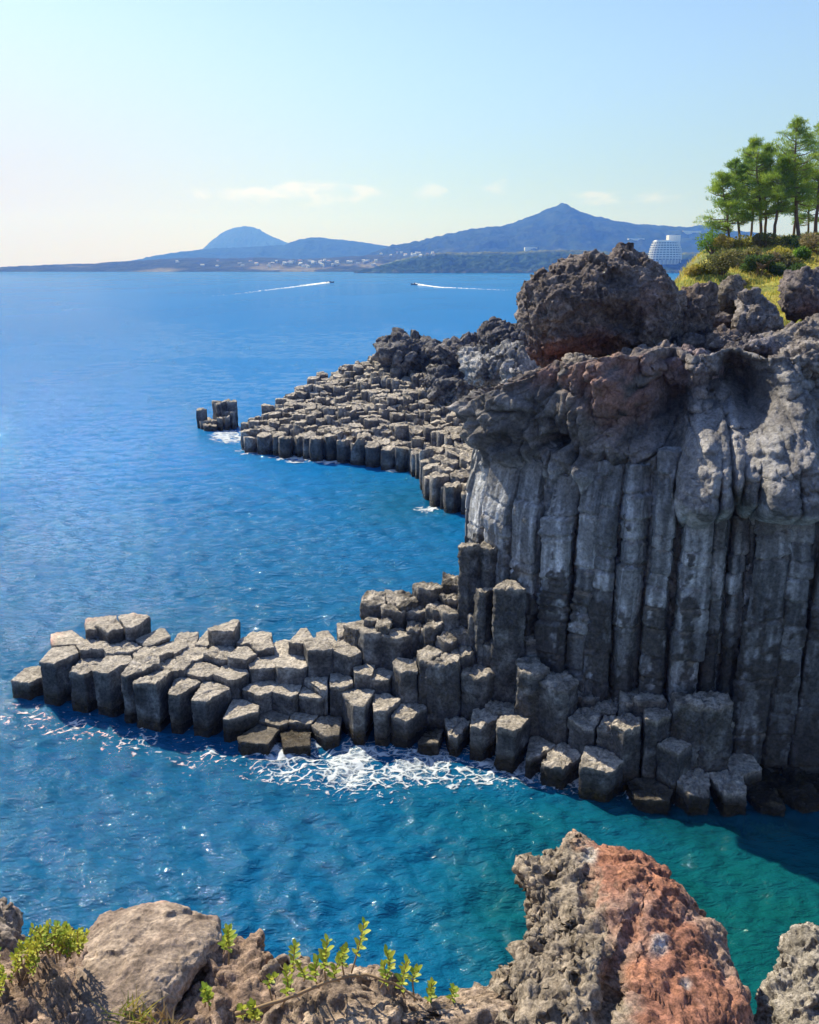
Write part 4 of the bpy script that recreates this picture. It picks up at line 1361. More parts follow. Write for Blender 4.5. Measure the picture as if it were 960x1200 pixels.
# ------------------------------------------------------------------ foreground rocks at the viewer's feet
M_FORE = rock_mat('fore_lava', s=5.0, pit=0.45, fine=0.55, var=0.42)
M_SMOOTH = rock_mat('smooth_lava', s=5.0, pit=0.2, fine=0.45, var=0.3)
FR = ((1.6, .08, 'f'), (3.0, .06, 'c'), (6.5, .035, 'c'), (5, .03, 'r'), (11, .035, 'w'), (24, .010, 'r'))


def red_col(V, N, px, py, seed):
    n = fbm(V * 3 + seed, 4, 77); m = fbm(V * 12 + seed, 4, 78); b = fbm(V * 1.3, 3, 79)
    edge = np.interp(py, [985, 1010, 1060, 1110, 1160, 1210], [688, 690, 694, 716, 730, 735])
    k = sstep(-22, 24, px - edge + 40 * n + 26 * m)
    k = k * sstep(40, -20, px - np.interp(py, [990, 1050, 1100, 1150, 1200], [800, 806, 838, 868, 890]) + 25 * n)
    red = np.array([.235, .108, .072]) * (1 + .35 * m)[:, None]
    org = np.array([.30, .138, .078])
    pnk = np.array([.23, .155, .125])
    red = red + (org - red) * sstep(.05, .4, n + .4 * m)[:, None] * .7
    red = red + (pnk - red) * sstep(.0, .4, b - .3 * n)[:, None] * .8
    gry = np.array([.20, .165, .13]) * (1 + .4 * m)[:, None]
    gry = gry + (np.array([.30, .235, .175]) - gry) * sstep(.1, .45, n)[:, None] * .7
    c = gry * (1 - k[:, None]) + red * k[:, None]
    for cx, cy, r_, cc in ((774, 1104, 12, (.33, .31, .30)), (691, 1003, 9, (.40, .38, .34)), (806, 1148, 7, (.38, .33, .30))):
        q = np.exp(-(((px - cx) / r_) ** 2 + ((py - cy) / (r_ * .95)) ** 2) ** 2)[:, None] * (.8 + .3 * m[:, None])
        c = c * (1 - q) + np.array(cc) * q
    return c


RED = [(606, 1012), (616, 1004), (640, 1004), (656, 996), (664, 984), (676, 982), (690, 984), (702, 992), (722, 996), (750, 999), (770, 1012), (786, 1034), (806, 1052), (818, 1072), (840, 1078), (850, 1094),
       (860, 1122), (874, 1160), (884, 1200), (900, 1290), (760, 1330), (600, 1300), (540, 1230), (560, 1160), (584, 1138), (604, 1108), (612, 1070), (610, 1040)]
LEFT = lambda px, py: sstep(14, -14, px - np.interp(py, [985, 1010, 1060, 1110, 1160, 1210], [688, 690, 694, 716, 730, 735]))
rock('red_outcrop', RED, 5.05, .55, .8, M_FORE, red_col, sub=7, tilt=1.15, noise=((1.5, .09, 'f'), (2.6, .035, 'c'), (5.5, .02, 'c'), (6, .04, 'c', LEFT), (4.2, .13, 'w', LEFT), (9, .07, 'w', LEFT), (8, .05, 'r', LEFT), (7, .022, 'r'), (12, .009, 'c'), (13, .022, 'w'), (20, .010, 'r'), (40, .006, 'r')), seed=1, squash=.9,
     relief=lambda px, py: -.16 * np.exp(-(((px - 652) / 26) ** 2 + ((py - 1062) / 30) ** 2)) - .12 * np.exp(-(((px - 690) / 10) ** 2 + ((py - 1050) / 45) ** 2)) - .14 * np.exp(-(((px - 715) / 12) ** 2 + ((py - 1165) / 50) ** 2))
     - .10 * np.exp(-(((px - 640) / 30) ** 2 + ((py - 1130) / 30) ** 2)) + .07 * np.exp(-(((px - 740) / 45) ** 2 + ((py - 1060) / 60) ** 2)) - .07 * np.exp(-((px - 752 - (1060 - py) * .35) / 9) ** 2),
     label='jagged rust red lava outcrop with a dark pitted left side nearest the viewer', cat='rock')
tan = simple_col((.16, .12, .095), (.27, .21, .165), 2.0)
tan2 = simple_col((.16, .11, .082), (.29, .205, .15), 2.5)
drk = simple_col((.10, .082, .07), (.20, .165, .14), 3.0)
rock('smooth_rock', [(98, 1095), (118, 1074), (150, 1062), (190, 1056), (225, 1068), (258, 1082), (264, 1100), (246, 1130), (214, 1168), (190, 1210), (120, 1250), (60, 1210), (70, 1140)], 4.75, .30, .7, M_SMOOTH, tan, sub=7, tilt=1.25,
     noise=((1.4, .06, 'f'), (2.6, .022, 'c'), (4, .016, 'r'), (7, .010, 'c'), (12, .010, 'w'), (14, .008, 'r'), (30, .004, 'f')), seed=2, label='smooth tan lava rock dome at lower left between the leafy clump and the sprigs', cat='rock')
rock('pitted_rock', [(228, 1140), (246, 1110), (270, 1098), (298, 1100), (318, 1112), (322, 1150), (350, 1200), (330, 1290), (200, 1300), (180, 1200)], 4.6, .30, .6, M_FORE, tan2, sub=6, tilt=1.15, noise=FR, seed=3,
     label='brown honeycombed lava rock touching the right side of the smooth tan dome', cat='rock')
rock('ledge_rock', [(300, 1150), (330, 1124), (360, 1122), (400, 1132), (440, 1136), (470, 1160), (505, 1176), (540, 1170), (600, 1158), (640, 1165), (660, 1200), (660, 1330), (300, 1330), (270, 1220)], 4.35, .30, .7, M_FORE, simple_col((.17, .125, .095), (.31, .235, .175), 2.2), sub=7, tilt=1.2, noise=FR, seed=4,
     label='low brown lava ledge along the bottom edge under the trailing leafy sprigs', cat='rock')
rock('brown_rock', [(-40, 1130), (0, 1118), (40, 1112), (78, 1100), (104, 1104), (112, 1140), (130, 1200), (120, 1300), (-60, 1310), (-80, 1180)], 4.4, .32, .6, M_FORE, tan2, sub=6, tilt=1.2, noise=FR, seed=5,
     label='reddish brown rough lava rock in the bottom left corner under the leafy clump', cat='rock')
rock('corner_rock', [(-70, 1080), (-30, 1062), (0, 1060), (16, 1070), (28, 1090), (30, 1120), (0, 1140), (-60, 1150)], 5.1, .3, .5, M_FORE, drk, sub=6, tilt=.8, noise=FR, seed=6,
     label='dark pitted rock poking in at the left edge above the leafy clump', cat='rock')
rock('grey_rock', [(884, 1170), (896, 1150), (912, 1130), (925, 1108), (945, 1092), (975, 1088), (1020, 1100), (1060, 1180), (1040, 1300), (900, 1310), (884, 1220)], 5.0, .35, .6, M_FORE, simple_col((.17, .15, .125), (.27, .24, .205), 3.0), sub=7, tilt=.9, noise=((1.6, .08, 'f'), (3.4, .05, 'c'), (4.0, .05, 'r'), (7, .06, 'w'), (13, .02, 'c'), (20, .014, 'r')), seed=7,
     label='knobbly grey lava rock at the bottom right corner beside the red outcrop', cat='rock')


# the cliff edge everything stands on, falling away to the sea behind the rocks
def fore_ground():
    xs = np.arange(-6, 6.01, .06); ys = np.arange(-3, 9, .06)
    X, Y = np.meshgrid(xs, ys)
    x, y = X.ravel(), Y.ravel()
    e = 3.9 + .25 * fbm(np.stack([x * .8, y * 0, 0 * x], -1), 3, 81)
    z = 14.95 - np.clip(y, -3, 9) * .33 - 2.8 * np.clip(y - e, 0, 9) ** 1.15
    P = np.stack([x, y, z], -1)
    z = z + .12 * ridged(P * 1.6, 4, 82) + .05 * ridged(P * 5, 3, 83)
    z = np.where(y < 1.2, np.minimum(z, 15.6), z)
    V = np.stack([x, y, z], -1)
    fa = grid_faces(len(ys), len(xs))
    c = tan2(V, None, 0 * x, 0 * x, 9)
    o = mesh_np('clifftop_ground', V, [fa], M_FORE, None, np.clip(c, .02, .6))
    tag(o, kind='structure')


fore_ground()

# ------------------------------------------------------------------ small plants on the foreground rock
M_LEAF = flat_mat('fresh_leaf', (.18, .26, .04), .5, 0, attr=True, transl=.35)
M_STEM = flat_mat('dry_stem', (.30, .20, .11), .8, .2, 20)


def tube(pts, rad, n=6):
    pts = np.asarray(pts, float); m = len(pts)
    rad = np.broadcast_to(np.asarray(rad, float), (m,))
    T = np.gradient(pts, axis=0); T /= np.maximum(np.linalg.norm(T, axis=1, keepdims=True), 1e-9)
    ref = np.array([0.31, 0.17, 0.93]) if abs(T[0] @ np.array([0.31, .17, .93])) < .93 else np.array([1., 0, 0])
    A = np.cross(T, ref); A /= np.linalg.norm(A, axis=1, keepdims=True)
    Bn = np.cross(T, A)
    an = np.linspace(0, 2 * math.pi, n, endpoint=False)
    V = (pts[:, None] + rad[:, None, None] * (np.cos(an)[None, :, None] * A[:, None] + np.sin(an)[None, :, None] * Bn[:, None])).reshape(-1, 3)
    return V, grid_faces(m, n, wrap=True)


class Build:
    def __init__(self): self.V, self.Q, self.C, self.o = [], [], [], 0
    def add(self, V, Q, c):
        self.V.append(V); self.Q.append(np.asarray(Q) + self.o); self.C.append(np.broadcast_to(np.asarray(c, float), (len(V), 3))); self.o += len(V)
    def make(self, name, mat, parent=None): return mesh_np(name, np.vstack(self.V), [np.vstack(self.Q)], mat, parent, np.vstack(self.C))


def leaf(base, dirv, up, ln, wd, curl=.25):
    d = dirv / np.linalg.norm(dirv)
    sd_ = np.cross(d, up); sd_ /= max(np.linalg.norm(sd_), 1e-6)
    nn = np.cross(sd_, d)
    ts = np.array([0, .3, .6, .85, 1.0]); ws = np.array([.12, .8, 1.0, .7, .08])
    V = []
    for t, w in zip(ts, ws):
        c = base + d * ln * t - nn * curl * ln * t * t
        V += [c - sd_ * wd * w * .5 + nn * wd * .12 * w, c, c + sd_ * wd * w * .5 + nn * wd * .12 * w]
    return np.array(V), grid_faces(5, 3)


rp = np.random.default_rng(12)


def sprig(root, px0, py0, px1, py1, Y, lean=.05, nl=16, size=.045, yellow=.3):
    """upright leafy shoot between two photo points at depth Y; rosette of rounded leaves towards the tip"""
    a, b = at_y(px0, py0, Y), at_y(px1, py1, Y - lean)
    ts = np.linspace(0, 1, 8)
    mid_ = rp.normal(size=3) * .02
    pts = a + (b - a) * ts[:, None] + mid_ * np.sin(ts * math.pi)[:, None]
    st, lf = Build(), Build()
    V, Q = tube(pts, np.linspace(.006, .0025, 8), 5)
    st.add(V, Q, (.25, .17, .09))
    ax = (b - a) / np.linalg.norm(b - a)
    for i in range(nl):
        t = .35 + .65 * (i + .5) / nl
        p = a + (b - a) * t + mid_ * math.sin(t * math.pi)
        ph = i * 2.4 + rp.normal() * .3
        r1 = np.cross(ax, [0.3, .9, .1]); r1 /= np.linalg.norm(r1); r2 = np.cross(ax, r1)
        out = math.cos(ph) * r1 + math.sin(ph) * r2
        d = out * (1.05 - .7 * t) + ax * (.25 + .75 * t)
        ln = 1.02 * size * (1.15 - .45 * abs(t - .65)) * rp.uniform(.8, 1.2)
        V, Q = leaf(p, d, ax + out * .01, ln, ln * .52)
        y = np.clip(yellow + rp.normal() * .2, 0, 1)
        col = np.array([.17, .29, .035]) * (1 - y) + np.array([.55, .52, .06]) * y
        lf.add(V, Q, col * rp.uniform(.8, 1.2))
    st.make('stem', M_STEM, root); lf.make('foliage', M_LEAF, root)


def plant(name, px, py, Y, label, cat, group):
    return empty(name, tuple(at_y(px, py, Y)), label, cat, group)


GRPS = 'leafy sprigs on the foreground ledge'
SPR = [((340, 1160, 346, 1108), (356, 1150, 350, 1130), 4.45, .045, .45, 'short yellow green sprig at the left end of the trailing woody stem'),
       ((382, 1150, 384, 1100), (374, 1158, 372, 1124), 4.42, .05, .3, 'full green sprig just left of the tallest sprig'),
       ((412, 1140, 427, 1080), None, 4.40, .05, .5, 'tallest and brightest leafy sprig standing alone on the ledge'),
       ((404, 1146, 406, 1112), (398, 1150, 399, 1122), 4.44, .045, .35, 'small bushy sprig tucked against the foot of the tallest sprig'),
       ((446, 1158, 452, 1114), (456, 1160, 450, 1130), 4.40, .045, .35, 'slim green sprig halfway between the tallest sprig and the ledge end'),
       ((474, 1168, 478, 1126), (486, 1172, 490, 1138), 4.38, .048, .4, 'paired green sprig with two heads near the right end of the woody stem'),
       ((500, 1176, 506, 1152), (522, 1178, 530, 1158), 4.40, .04, .4, 'low creeping sprig at the far right end beside the grey ledge'),
       ((268, 1130, 267, 1090), (262, 1118, 266, 1096), 4.52, .05, .35, 'lone green sprig growing from the honeycombed rock on a thin bare stem'),
       ((300, 1198, 296, 1178), (286, 1200, 284, 1182), 4.2, .045, .5, 'low pale sprig at the bottom edge left of centre'),
       ((240, 1180, 240, 1158), (246, 1184, 244, 1166), 4.2, .04, .3, 'tiny green sprig on the honeycombed rock near the dry grass'),
       ((330, 1180, 334, 1136), (320, 1176, 324, 1146), 4.35, .045, .4, 'leafy sprig leaning over the junction of honeycombed rock and ledge')]
for a_, b_, Y, sz, yl, lab in SPR:
    r_ = plant('leafy_sprig', a_[0], a_[1], Y, lab, 'plant', GRPS)
    sprig(r_, *a_, Y, nl=20, size=sz, yellow=yl)
    if b_: sprig(r_, *b_, Y, nl=14, size=sz * .9, yellow=yl)
# trailing woody stem
pts = np.array([at_y(px, py, Y) for px, py, Y in ((276, 1188, 4.15), (300, 1182, 4.15), (330, 1172, 4.2), (352, 1164, 4.25), (380, 1152, 4.3), (406, 1144, 4.34), (430, 1142, 4.36), (462, 1152, 4.35), (490, 1172, 4.33))])
tk = np.linspace(0, 1, 40)
pp = np.stack([np.interp(tk, np.linspace(0, 1, len(pts)), pts[:, j]) for j in range(3)], -1) + .006 * np.stack([fbm(np.stack([tk * 9, 0 * tk, 0 * tk + j], -1), 2, 7) for j in range(3)], -1)
V, Q = tube(pp, np.linspace(.013, .006, 40), 7)
o = mesh_np('woody_stem', V, [Q], M_STEM, None, np.broadcast_to([.3, .2, .11], (len(V), 3)))
tag(o, 'pale brown woody stem trailing along the ledge between the leafy sprigs', 'stem')

# leafy clump at the left edge
root = plant('leafy_clump', 45, 1120, 4.6, 'dense yellow green leafy clump spilling over the rock at the left edge', 'plant', None)
for i in range(85):
    px = rp.uniform(-28, 98); t = rp.uniform()
    top = np.interp(px, [-28, 0, 40, 75, 98], [1118, 1108, 1090, 1086, 1094])
    py0 = top + rp.uniform(14, 70) * (1 if px < 40 else .45) * rp.uniform(.5, 1)
    sprig(root, px, py0 + 12, px + rp.normal() * 5, py0 - rp.uniform(4, 14), 4.55 + rp.uniform(-.1, .15) - (py0 - top) * .004, nl=14, size=rp.uniform(.024, .036), yellow=rp.uniform(.2, .85))


def grass_tuft(px, py, Y, n, h, label, col):
    root = plant('grass_tuft', px, py, Y, label, 'grass tuft', 'grass tufts on the foreground rock')
    g = Build()
    p0 = at_y(px, py, Y)
    for i in range(n):
        b = p0 + np.array([rp.normal() * .06, rp.normal() * .04, -.03])
        d = np.array([rp.normal() * .45, rp.normal() * .35, 1.0]); d /= np.linalg.norm(d)
        ln = h * rp.uniform(.5, 1.1)
        ts = np.linspace(0, 1, 6)
        pts = b + d * ln * ts[:, None] + np.array([d[0], d[1], -.5]) * (ts ** 2)[:, None] * ln * .5
        sd_ = np.cross(d, [rp.normal(), rp.normal(), .1]); sd_ /= np.linalg.norm(sd_)
        w = .006 * (1 - ts ** 2 * .95)
        V = np.stack([pts - sd_ * w[:, None], pts + sd_ * w[:, None]], 1).reshape(-1, 3)
        cc = np.array(col[rp.integers(len(col))]) * rp.uniform(.8, 1.2)
        g.add(V, grid_faces(6, 2), cc)
    g.make('blades', M_LEAF, root)


grass_tuft(158, 1196, 4.15, 60, .20, 'yellow green grass tuft with dry straw blades at the foot of the smooth tan dome', [(.40, .33, .07), (.22, .27, .04), (.45, .34, .15)])
grass_tuft(190, 1200, 4.1, 34, .15, 'thin dry straw tuft at the bottom edge right of the greener tuft', [(.45, .32, .15), (.36, .24, .12)])
grass_tuft(120, 1204, 4.2, 26, .16, 'sparse straw coloured tuft at the bottom edge left of the greener tuft', [(.42, .31, .14), (.33, .30, .07)])
grass_tuft(4, 1180, 4.3, 26, .14, 'green grass tuft in the very corner below the leafy clump', [(.20, .24, .05), (.35, .32, .08)])
# ------------------------------------------------------------------ grassy slope behind the cliff
SLC = np.array([at_y(px, py, Y) for px, py, Y in (
    (800, 332, 58), (830, 318, 62), (860, 345, 54), (880, 375, 47), (840, 380, 47), (920, 330, 58), (960, 330, 56), (1010, 330, 56), (880, 308, 66), (930, 300, 68), (980, 296, 68),
    (830, 300, 74), (860, 286, 78), (900, 280, 79), (950, 276, 80), (1010, 272, 80), (800, 318, 70), (960, 370, 48), (1050, 340, 52), (900, 345, 54), (1100, 300, 66))])


def slope_z(x, y):
    z = np.zeros_like(x); w = np.zeros_like(x)
    for c in SLC:
        k = ((x - c[0]) ** 2 + (y - c[1]) ** 2 + 2.0) ** -1.8
        z += k * c[2]; w += k
    z = z / w
    edge = 16.3 + (y - 55) * .42 + 1.0 * np.sin(y * .2)        # the seaward rim
    fall = np.clip(edge - x, 0, 40)
    z = z - .5 * fall - .12 * fall ** 2
    z = z - np.clip(46 - y, 0, 20) * .5
    return np.maximum(z, -2)


def make_slope():
    xs = np.arange(4, 120, .35); ys = np.arange(41, 150, .35)
    X, Y = np.meshgrid(xs, ys)
    x, y = X.ravel(), Y.ravel()
    z = slope_z(x, y)
    P = np.stack([x, y, z], -1)
    z = z + .35 * fbm(P * .35, 4, 83) + .10 * fbm(P * 1.6, 3, 84)
    V = np.stack([x, y, z], -1)
    n = fbm(P * .25, 4, 85); m = fbm(P * 1.2, 4, 86)
    c = np.array([.30, .26, .05]) + (np.array([.15, .18, .035]) - np.array([.30, .26, .05])) * sstep(-.2, .3, n + .4 * m)[:, None]
    fall = sstep(0, 4, 16.3 + (y - 55) * .42 - x)[:, None]
    c = c * (1 - fall) + np.array([.13, .115, .105]) * fall
    o = mesh_np('grassy_slope', V, [grid_faces(len(ys), len(xs))], rock_mat('slope_ground', .8, .1, .6, .35), None, np.clip(c, .01, .5))
    tag(o, kind='structure')


make_slope()
rg_ = np.random.default_rng(51)


def blade_cloud(n, fn, ln, wd, cols, name, mat, parent=None, seed=0):
    """many single blades, vectorised. fn(n) -> base points"""
    Bp = fn(n)
    n = len(Bp)
    d = rg_.normal(size=(n, 3)) * np.array([.5, .5, .15]) + np.array([0, 0, 1.0]); d /= np.linalg.norm(d, axis=1, keepdims=True)
    L_ = ln * rg_.uniform(.5, 1.3, n)[:, None]
    sd_ = np.cross(d, rg_.normal(size=(n, 3))); sd_ /= np.linalg.norm(sd_, axis=1, keepdims=True)
    tip = Bp + d * L_; tip[:, 2] -= .15 * L_[:, 0]
    midp = Bp + d * L_ * .6
    V = np.stack([Bp - sd_ * wd, Bp + sd_ * wd, midp + sd_ * wd * .7, tip, midp - sd_ * wd * .7], 1).reshape(-1, 3)
    i = np.arange(n)[:, None] * 5
    Q = np.concatenate([i + np.array([[0, 1, 2, 4]])]); T = i + np.array([[4, 2, 3]])
    ci_ = rg_.integers(len(cols), size=n)
    C = np.array(cols)[ci_] * rg_.uniform(.75, 1.25, n)[:, None]
    return mesh_np(name, V, [Q, T], mat, parent, np.repeat(C, 5, 0))


M_GRASS = flat_mat('slope_grass', (.3, .28, .06), .7, 0, attr=True, transl=.4)


def gfn(n):
    x = rg_.uniform(12, 60, n); y = rg_.uniform(44, 84, n)
    P = np.stack([x, y, 0 * x], -1)
    k = (fbm(P * .3, 3, 87) > -.25) & (x > 12.5 + (y - 55) * .42)
    x, y = x[k], y[k]
    z = slope_z(x, y) + .35 * fbm(np.stack([x, y, slope_z(x, y)], -1) * .35, 4, 83)
    return np.stack([x, y, z - .05], -1)


o = blade_cloud(45000, gfn, .46, .022, [(.55, .44, .08), (.42, .40, .07), (.62, .48, .11), (.30, .36, .06)], 'slope_grass', M_GRASS)
tag(o, 'yellow green grass covering the slope behind the cliff', 'grass', kind='stuff')


def slope_hit(px, py):
    d = ray(px, py)
    for t in np.arange(38, 140, .15):
        p = CAM + d * t
        if p[2] < slope_z(np.array([p[0]]), np.array([p[1]]))[0]: return p
    return CAM + d * 75


M_FOL = flat_mat('foliage', (.06, .10, .02), .6, 0, attr=True, transl=.5)
M_BARK = flat_mat('bark', (.16, .105, .075), .9, .35, 4)


def leaf_cards(cent, rad, n, size, cols, asp=.45, up=0.0):
    """n small leaf faces spread through blobs (cent (k,3), rad (k,3))"""
    k = rg_.integers(len(cent), size=n)
    dv = rg_.normal(size=(n, 3)); dv /= np.linalg.norm(dv, axis=1, keepdims=True)
    rr = rg_.uniform(.35, 1, n)[:, None] ** .5
    P = cent[k] + dv * rad[k] * rr
    d = dv * .8 + rg_.normal(size=(n, 3)) * .6 + np.array([0, 0, up]); d /= np.linalg.norm(d, axis=1, keepdims=True)
    s = np.cross(d, rg_.normal(size=(n, 3))); s /= np.linalg.norm(s, axis=1, keepdims=True)
    L_ = size * rg_.uniform(.6, 1.4, n)[:, None]
    V = np.stack([P, P + d * L_ * .5 + s * L_ * asp * .5, P + d * L_, P + d * L_ * .5 - s * L_ * asp * .5], 1).reshape(-1, 3)
    Q = np.arange(n * 4).reshape(-1, 4)
    bc = np.array(cols)[rg_.integers(len(cols), size=len(cent))][k]
    C = bc * rg_.uniform(.7, 1.35, n)[:, None]
    return V, Q, np.repeat(C, 4, 0)


DKG = [(.05, .09, .025), (.07, .12, .03), (.09, .14, .035)]
OLV = [(.20, .18, .065), (.15, .155, .05), (.25, .20, .10), (.12, .13, .04)]
BRG = [(.16, .29, .03), (.20, .33, .04), (.13, .24, .03)]
YLG = [(.38, .34, .06), (.28, .30, .05), (.45, .36, .09)]


def shrub(px, py, w, h, cols, label, nl=2600, twig=False):
    p = slope_hit(px, py)
    Yd = p[1]
    W = w * Yd / F; H = h * Yd / F
    root = empty('shrub', tuple(p), label, 'shrub', 'shrubs on the grassy slope')
    nb = 9
    ce = p + np.stack([rg_.uniform(-.42, .42, nb) * W, rg_.uniform(-.3, .35, nb) * W, rg_.uniform(.2, .72, nb) * H], -1)
    ra = np.stack([rg_.uniform(.16, .3, nb) * W, rg_.uniform(.16, .3, nb) * W, rg_.uniform(.18, .32, nb) * H], -1)
    V, Q, C = leaf_cards(ce, ra, nl, .17, cols)
    mesh_np('foliage', V, [Q], M_FOL, root, C)
    b = Build()
    for i in range(nb):
        e = ce[i] + rg_.normal(size=3) * .1
        m_ = (p + e) / 2 + rg_.normal(size=3) * .12 * H
        v, q = tube(np.array([p + [0, 0, -.2], m_, e]), [.06, .04, .02], 5); b.add(v, q, (.2, .15, .1))
    if twig:
        for i in range(14):
            e = p + np.array([rg_.uniform(-.6, .6) * W, -.45 * W + rg_.normal() * .2, rg_.uniform(.35, .95) * H])
            s0 = p + np.array([rg_.uniform(-.2, .2) * W, -.2 * W, .35 * H])
            v, q = tube(np.array([s0, (s0 + e) / 2 + rg_.normal(size=3) * .15, e]), [.045, .035, .015], 4); b.add(v, q, (.38, .28, .17))
    b.make('branches', M_STEM if twig else M_BARK, root)


SH = [(836, 296, 38, 26, BRG, 'vivid light green shrub at the left end of the slope below the leftmost pine'),
      (858, 292, 30, 16, YLG, 'small yellowish shrub right of the vivid light green one', False),
      (845, 322, 44, 30, OLV, 'olive brown bush at the lower left of the slope'),
      (898, 290, 40, 16, OLV, 'low olive brush at the foot of the leaning pine trunks'),
      (872, 314, 36, 24, OLV, 'dull olive bush in the middle of the slope left of the bare twigs'),
      (890, 322, 34, 24, DKG, 'dark green bush draped with pale bare twigs', True),
      (918, 314, 30, 20, OLV, 'greyish olive bush right of the twiggy dark bush'),
      (922, 324, 34, 16, DKG, 'low dark green bush just above the dark square rock block'),
      (938, 306, 16, 17, BRG, 'small bright green cone shaped shrub near the right edge'),
      (957, 300, 40, 28, OLV, 'large olive bush at the right edge of the picture'),
      (949, 290, 40, 14, DKG, 'dark undergrowth bush behind the tall straight pine'),
      (820, 322, 26, 12, YLG, 'yellow dry scrub at the left tip of the slope above the boulder'),
      (905, 303, 34, 14, YLG, 'yellowish scrub strip between the pine trunks and the twiggy bush'),
      (862, 338, 26, 12, YLG, 'yellow scrub beside the upright brown rock knob'),
      (980, 310, 40, 30, OLV, 'olive bush partly cut off beyond the right edge')]
for s in SH: shrub(*s[:6], twig=len(s) > 6 and s[6] is True)

# ------------------------------------------------------------------ pines
PINE = [(.22, .33, .05), (.28, .39, .055), (.33, .43, .06), (.17, .27, .045)]
PINED = [(.13, .23, .045), (.17, .28, .05), (.22, .33, .055)]


def pine(pxb, pyb, pxt, pyt, Y, crown, clean, label, cols, trunk=.14, seed=0, density=1.0):
    """crown: half width in photo px; clean: bare share of the trunk"""
    rq = np.random.default_rng(seed + 600)
    a = at_y(pxb, pyb, Y); a[2] = min(a[2], slope_z(a[:1], a[1:2])[0] + .1) - .3
    b = at_y(pxt, pyt, Y + rq.normal() * .3)
    H = b[2] - a[2]
    root = empty('pine_tree', tuple(a + [0, 0, .3]), label, 'pine tree', 'pine trees on the slope')
    ts = np.linspace(0, 1, 14)
    bow = rq.normal(size=3) * .25 * np.array([1, 1, 0])
    ax = a + (b - a) * ts[:, None] + bow * np.sin(ts * math.pi)[:, None] + .06 * rq.normal(size=(14, 3)) * np.array([1, 1, 0]) * np.minimum(ts, 1 - ts)[:, None] * 2
    V, Q = tube(ax, trunk * (1 - .82 * ts) + .01, 8)
    mesh_np('trunk', V, [Q], M_BARK, root)
    cw = crown * Y / F * 1.35
    br = Build(); cen, rad = [], []
    nb = int(44 * density)
    for i in range(nb):
        clean_ = clean * .72; t = clean_ + (1 - clean_) * (i + rq.uniform(0, 1)) / nb
        p = np.array([np.interp(t, ts, ax[:, j]) for j in range(3)])
        u = (t - clean_) / (1 - clean_)
        prof = (0.55 + .6 * math.sin(min(1, u * 1.5 + .12) * math.pi / 2)) * (1 - u ** 2.2) + .14
        ln = cw * prof * rq.uniform(.55, 1.2)
        ph = rq.uniform(0, 2 * math.pi)
        dr = np.array([math.cos(ph), math.sin(ph), rq.uniform(-.05, .45) + .5 * u]); dr /= np.linalg.norm(dr)
        e = p + dr * ln + [0, 0, -.05 * ln]
        m_ = (p + e) / 2 + [0, 0, -.08 * ln]
        v, q = tube(np.array([p, m_, e]), [.05 * (1 - .6 * u), .035, .012], 5); br.add(v, q, (.14, .10, .07))
        k = 3 if ln > .6 else 2
        for j in range(k + 1):
            f = .45 + .6 * j / k
            c_ = p + (e - p) * f + rq.normal(size=3) * np.array([.22, .22, .10]) * ln * .8
            cen.append(c_); rad.append([.14 + .12 * ln, .14 + .12 * ln, .05 + .025 * ln])
    cen.append(b); rad.append([.25, .25, .4])
    cen = np.array(cen); rad = np.array(rad)
    V, Q, C = leaf_cards(cen, rad, int(len(cen) * 70), .27, cols, asp=.11, up=.75)
    cr_ = mesh_np('crown', V, [Q], M_FOL, root, C)
    br.make('branches', M_BARK, root)


PT = [(856, 284, 845, 206, 77, 17, .28, 'leftmost and shortest pine leaning over the left end of the slope', PINE, .10),
      (868, 284, 862, 190, 78, 16, .34, 'dark second pine from the left with branches close to the ground', PINED, .11),
      (893, 280, 884, 165, 79, 20, .34, 'broad bright green pine whose crown peaks left of the two tallest pines', PINE, .13),
      (897, 278, 899, 172, 80, 16, .40, 'pale green pine in the middle of the group with a crooked stem', PINE, .12),
      (906, 282, 919, 188, 77, 14, .55, 'pine with a long bare reddish trunk leaning right towards the tall one', PINE, .14),
      (938, 283, 934, 142, 77, 20, .48, 'tallest pine with a straight bare pale trunk and a pointed top', PINE, .16),
      (930, 276, 926, 182, 82, 16, .36, 'dark pine half hidden behind the tallest straight pine', PINED, .12),
      (956, 270, 964, 147, 80, 21, .45, 'tall pine cut by the right edge of the picture', PINE, .15),
      (880, 276, 876, 182, 83, 15, .36, 'dark pine filling the gap behind the broad bright green one', PINED, .11),
      (978, 272, 985, 160, 82, 20, .4, 'pine just beyond the right edge whose branches reach into the picture', PINED, .14),
      (948, 272, 946, 196, 86, 15, .3, 'low dark pine behind the trunks near the right edge', PINED, .1)]
for i, p in enumerate(PT): pine(*p[:10], seed=i)
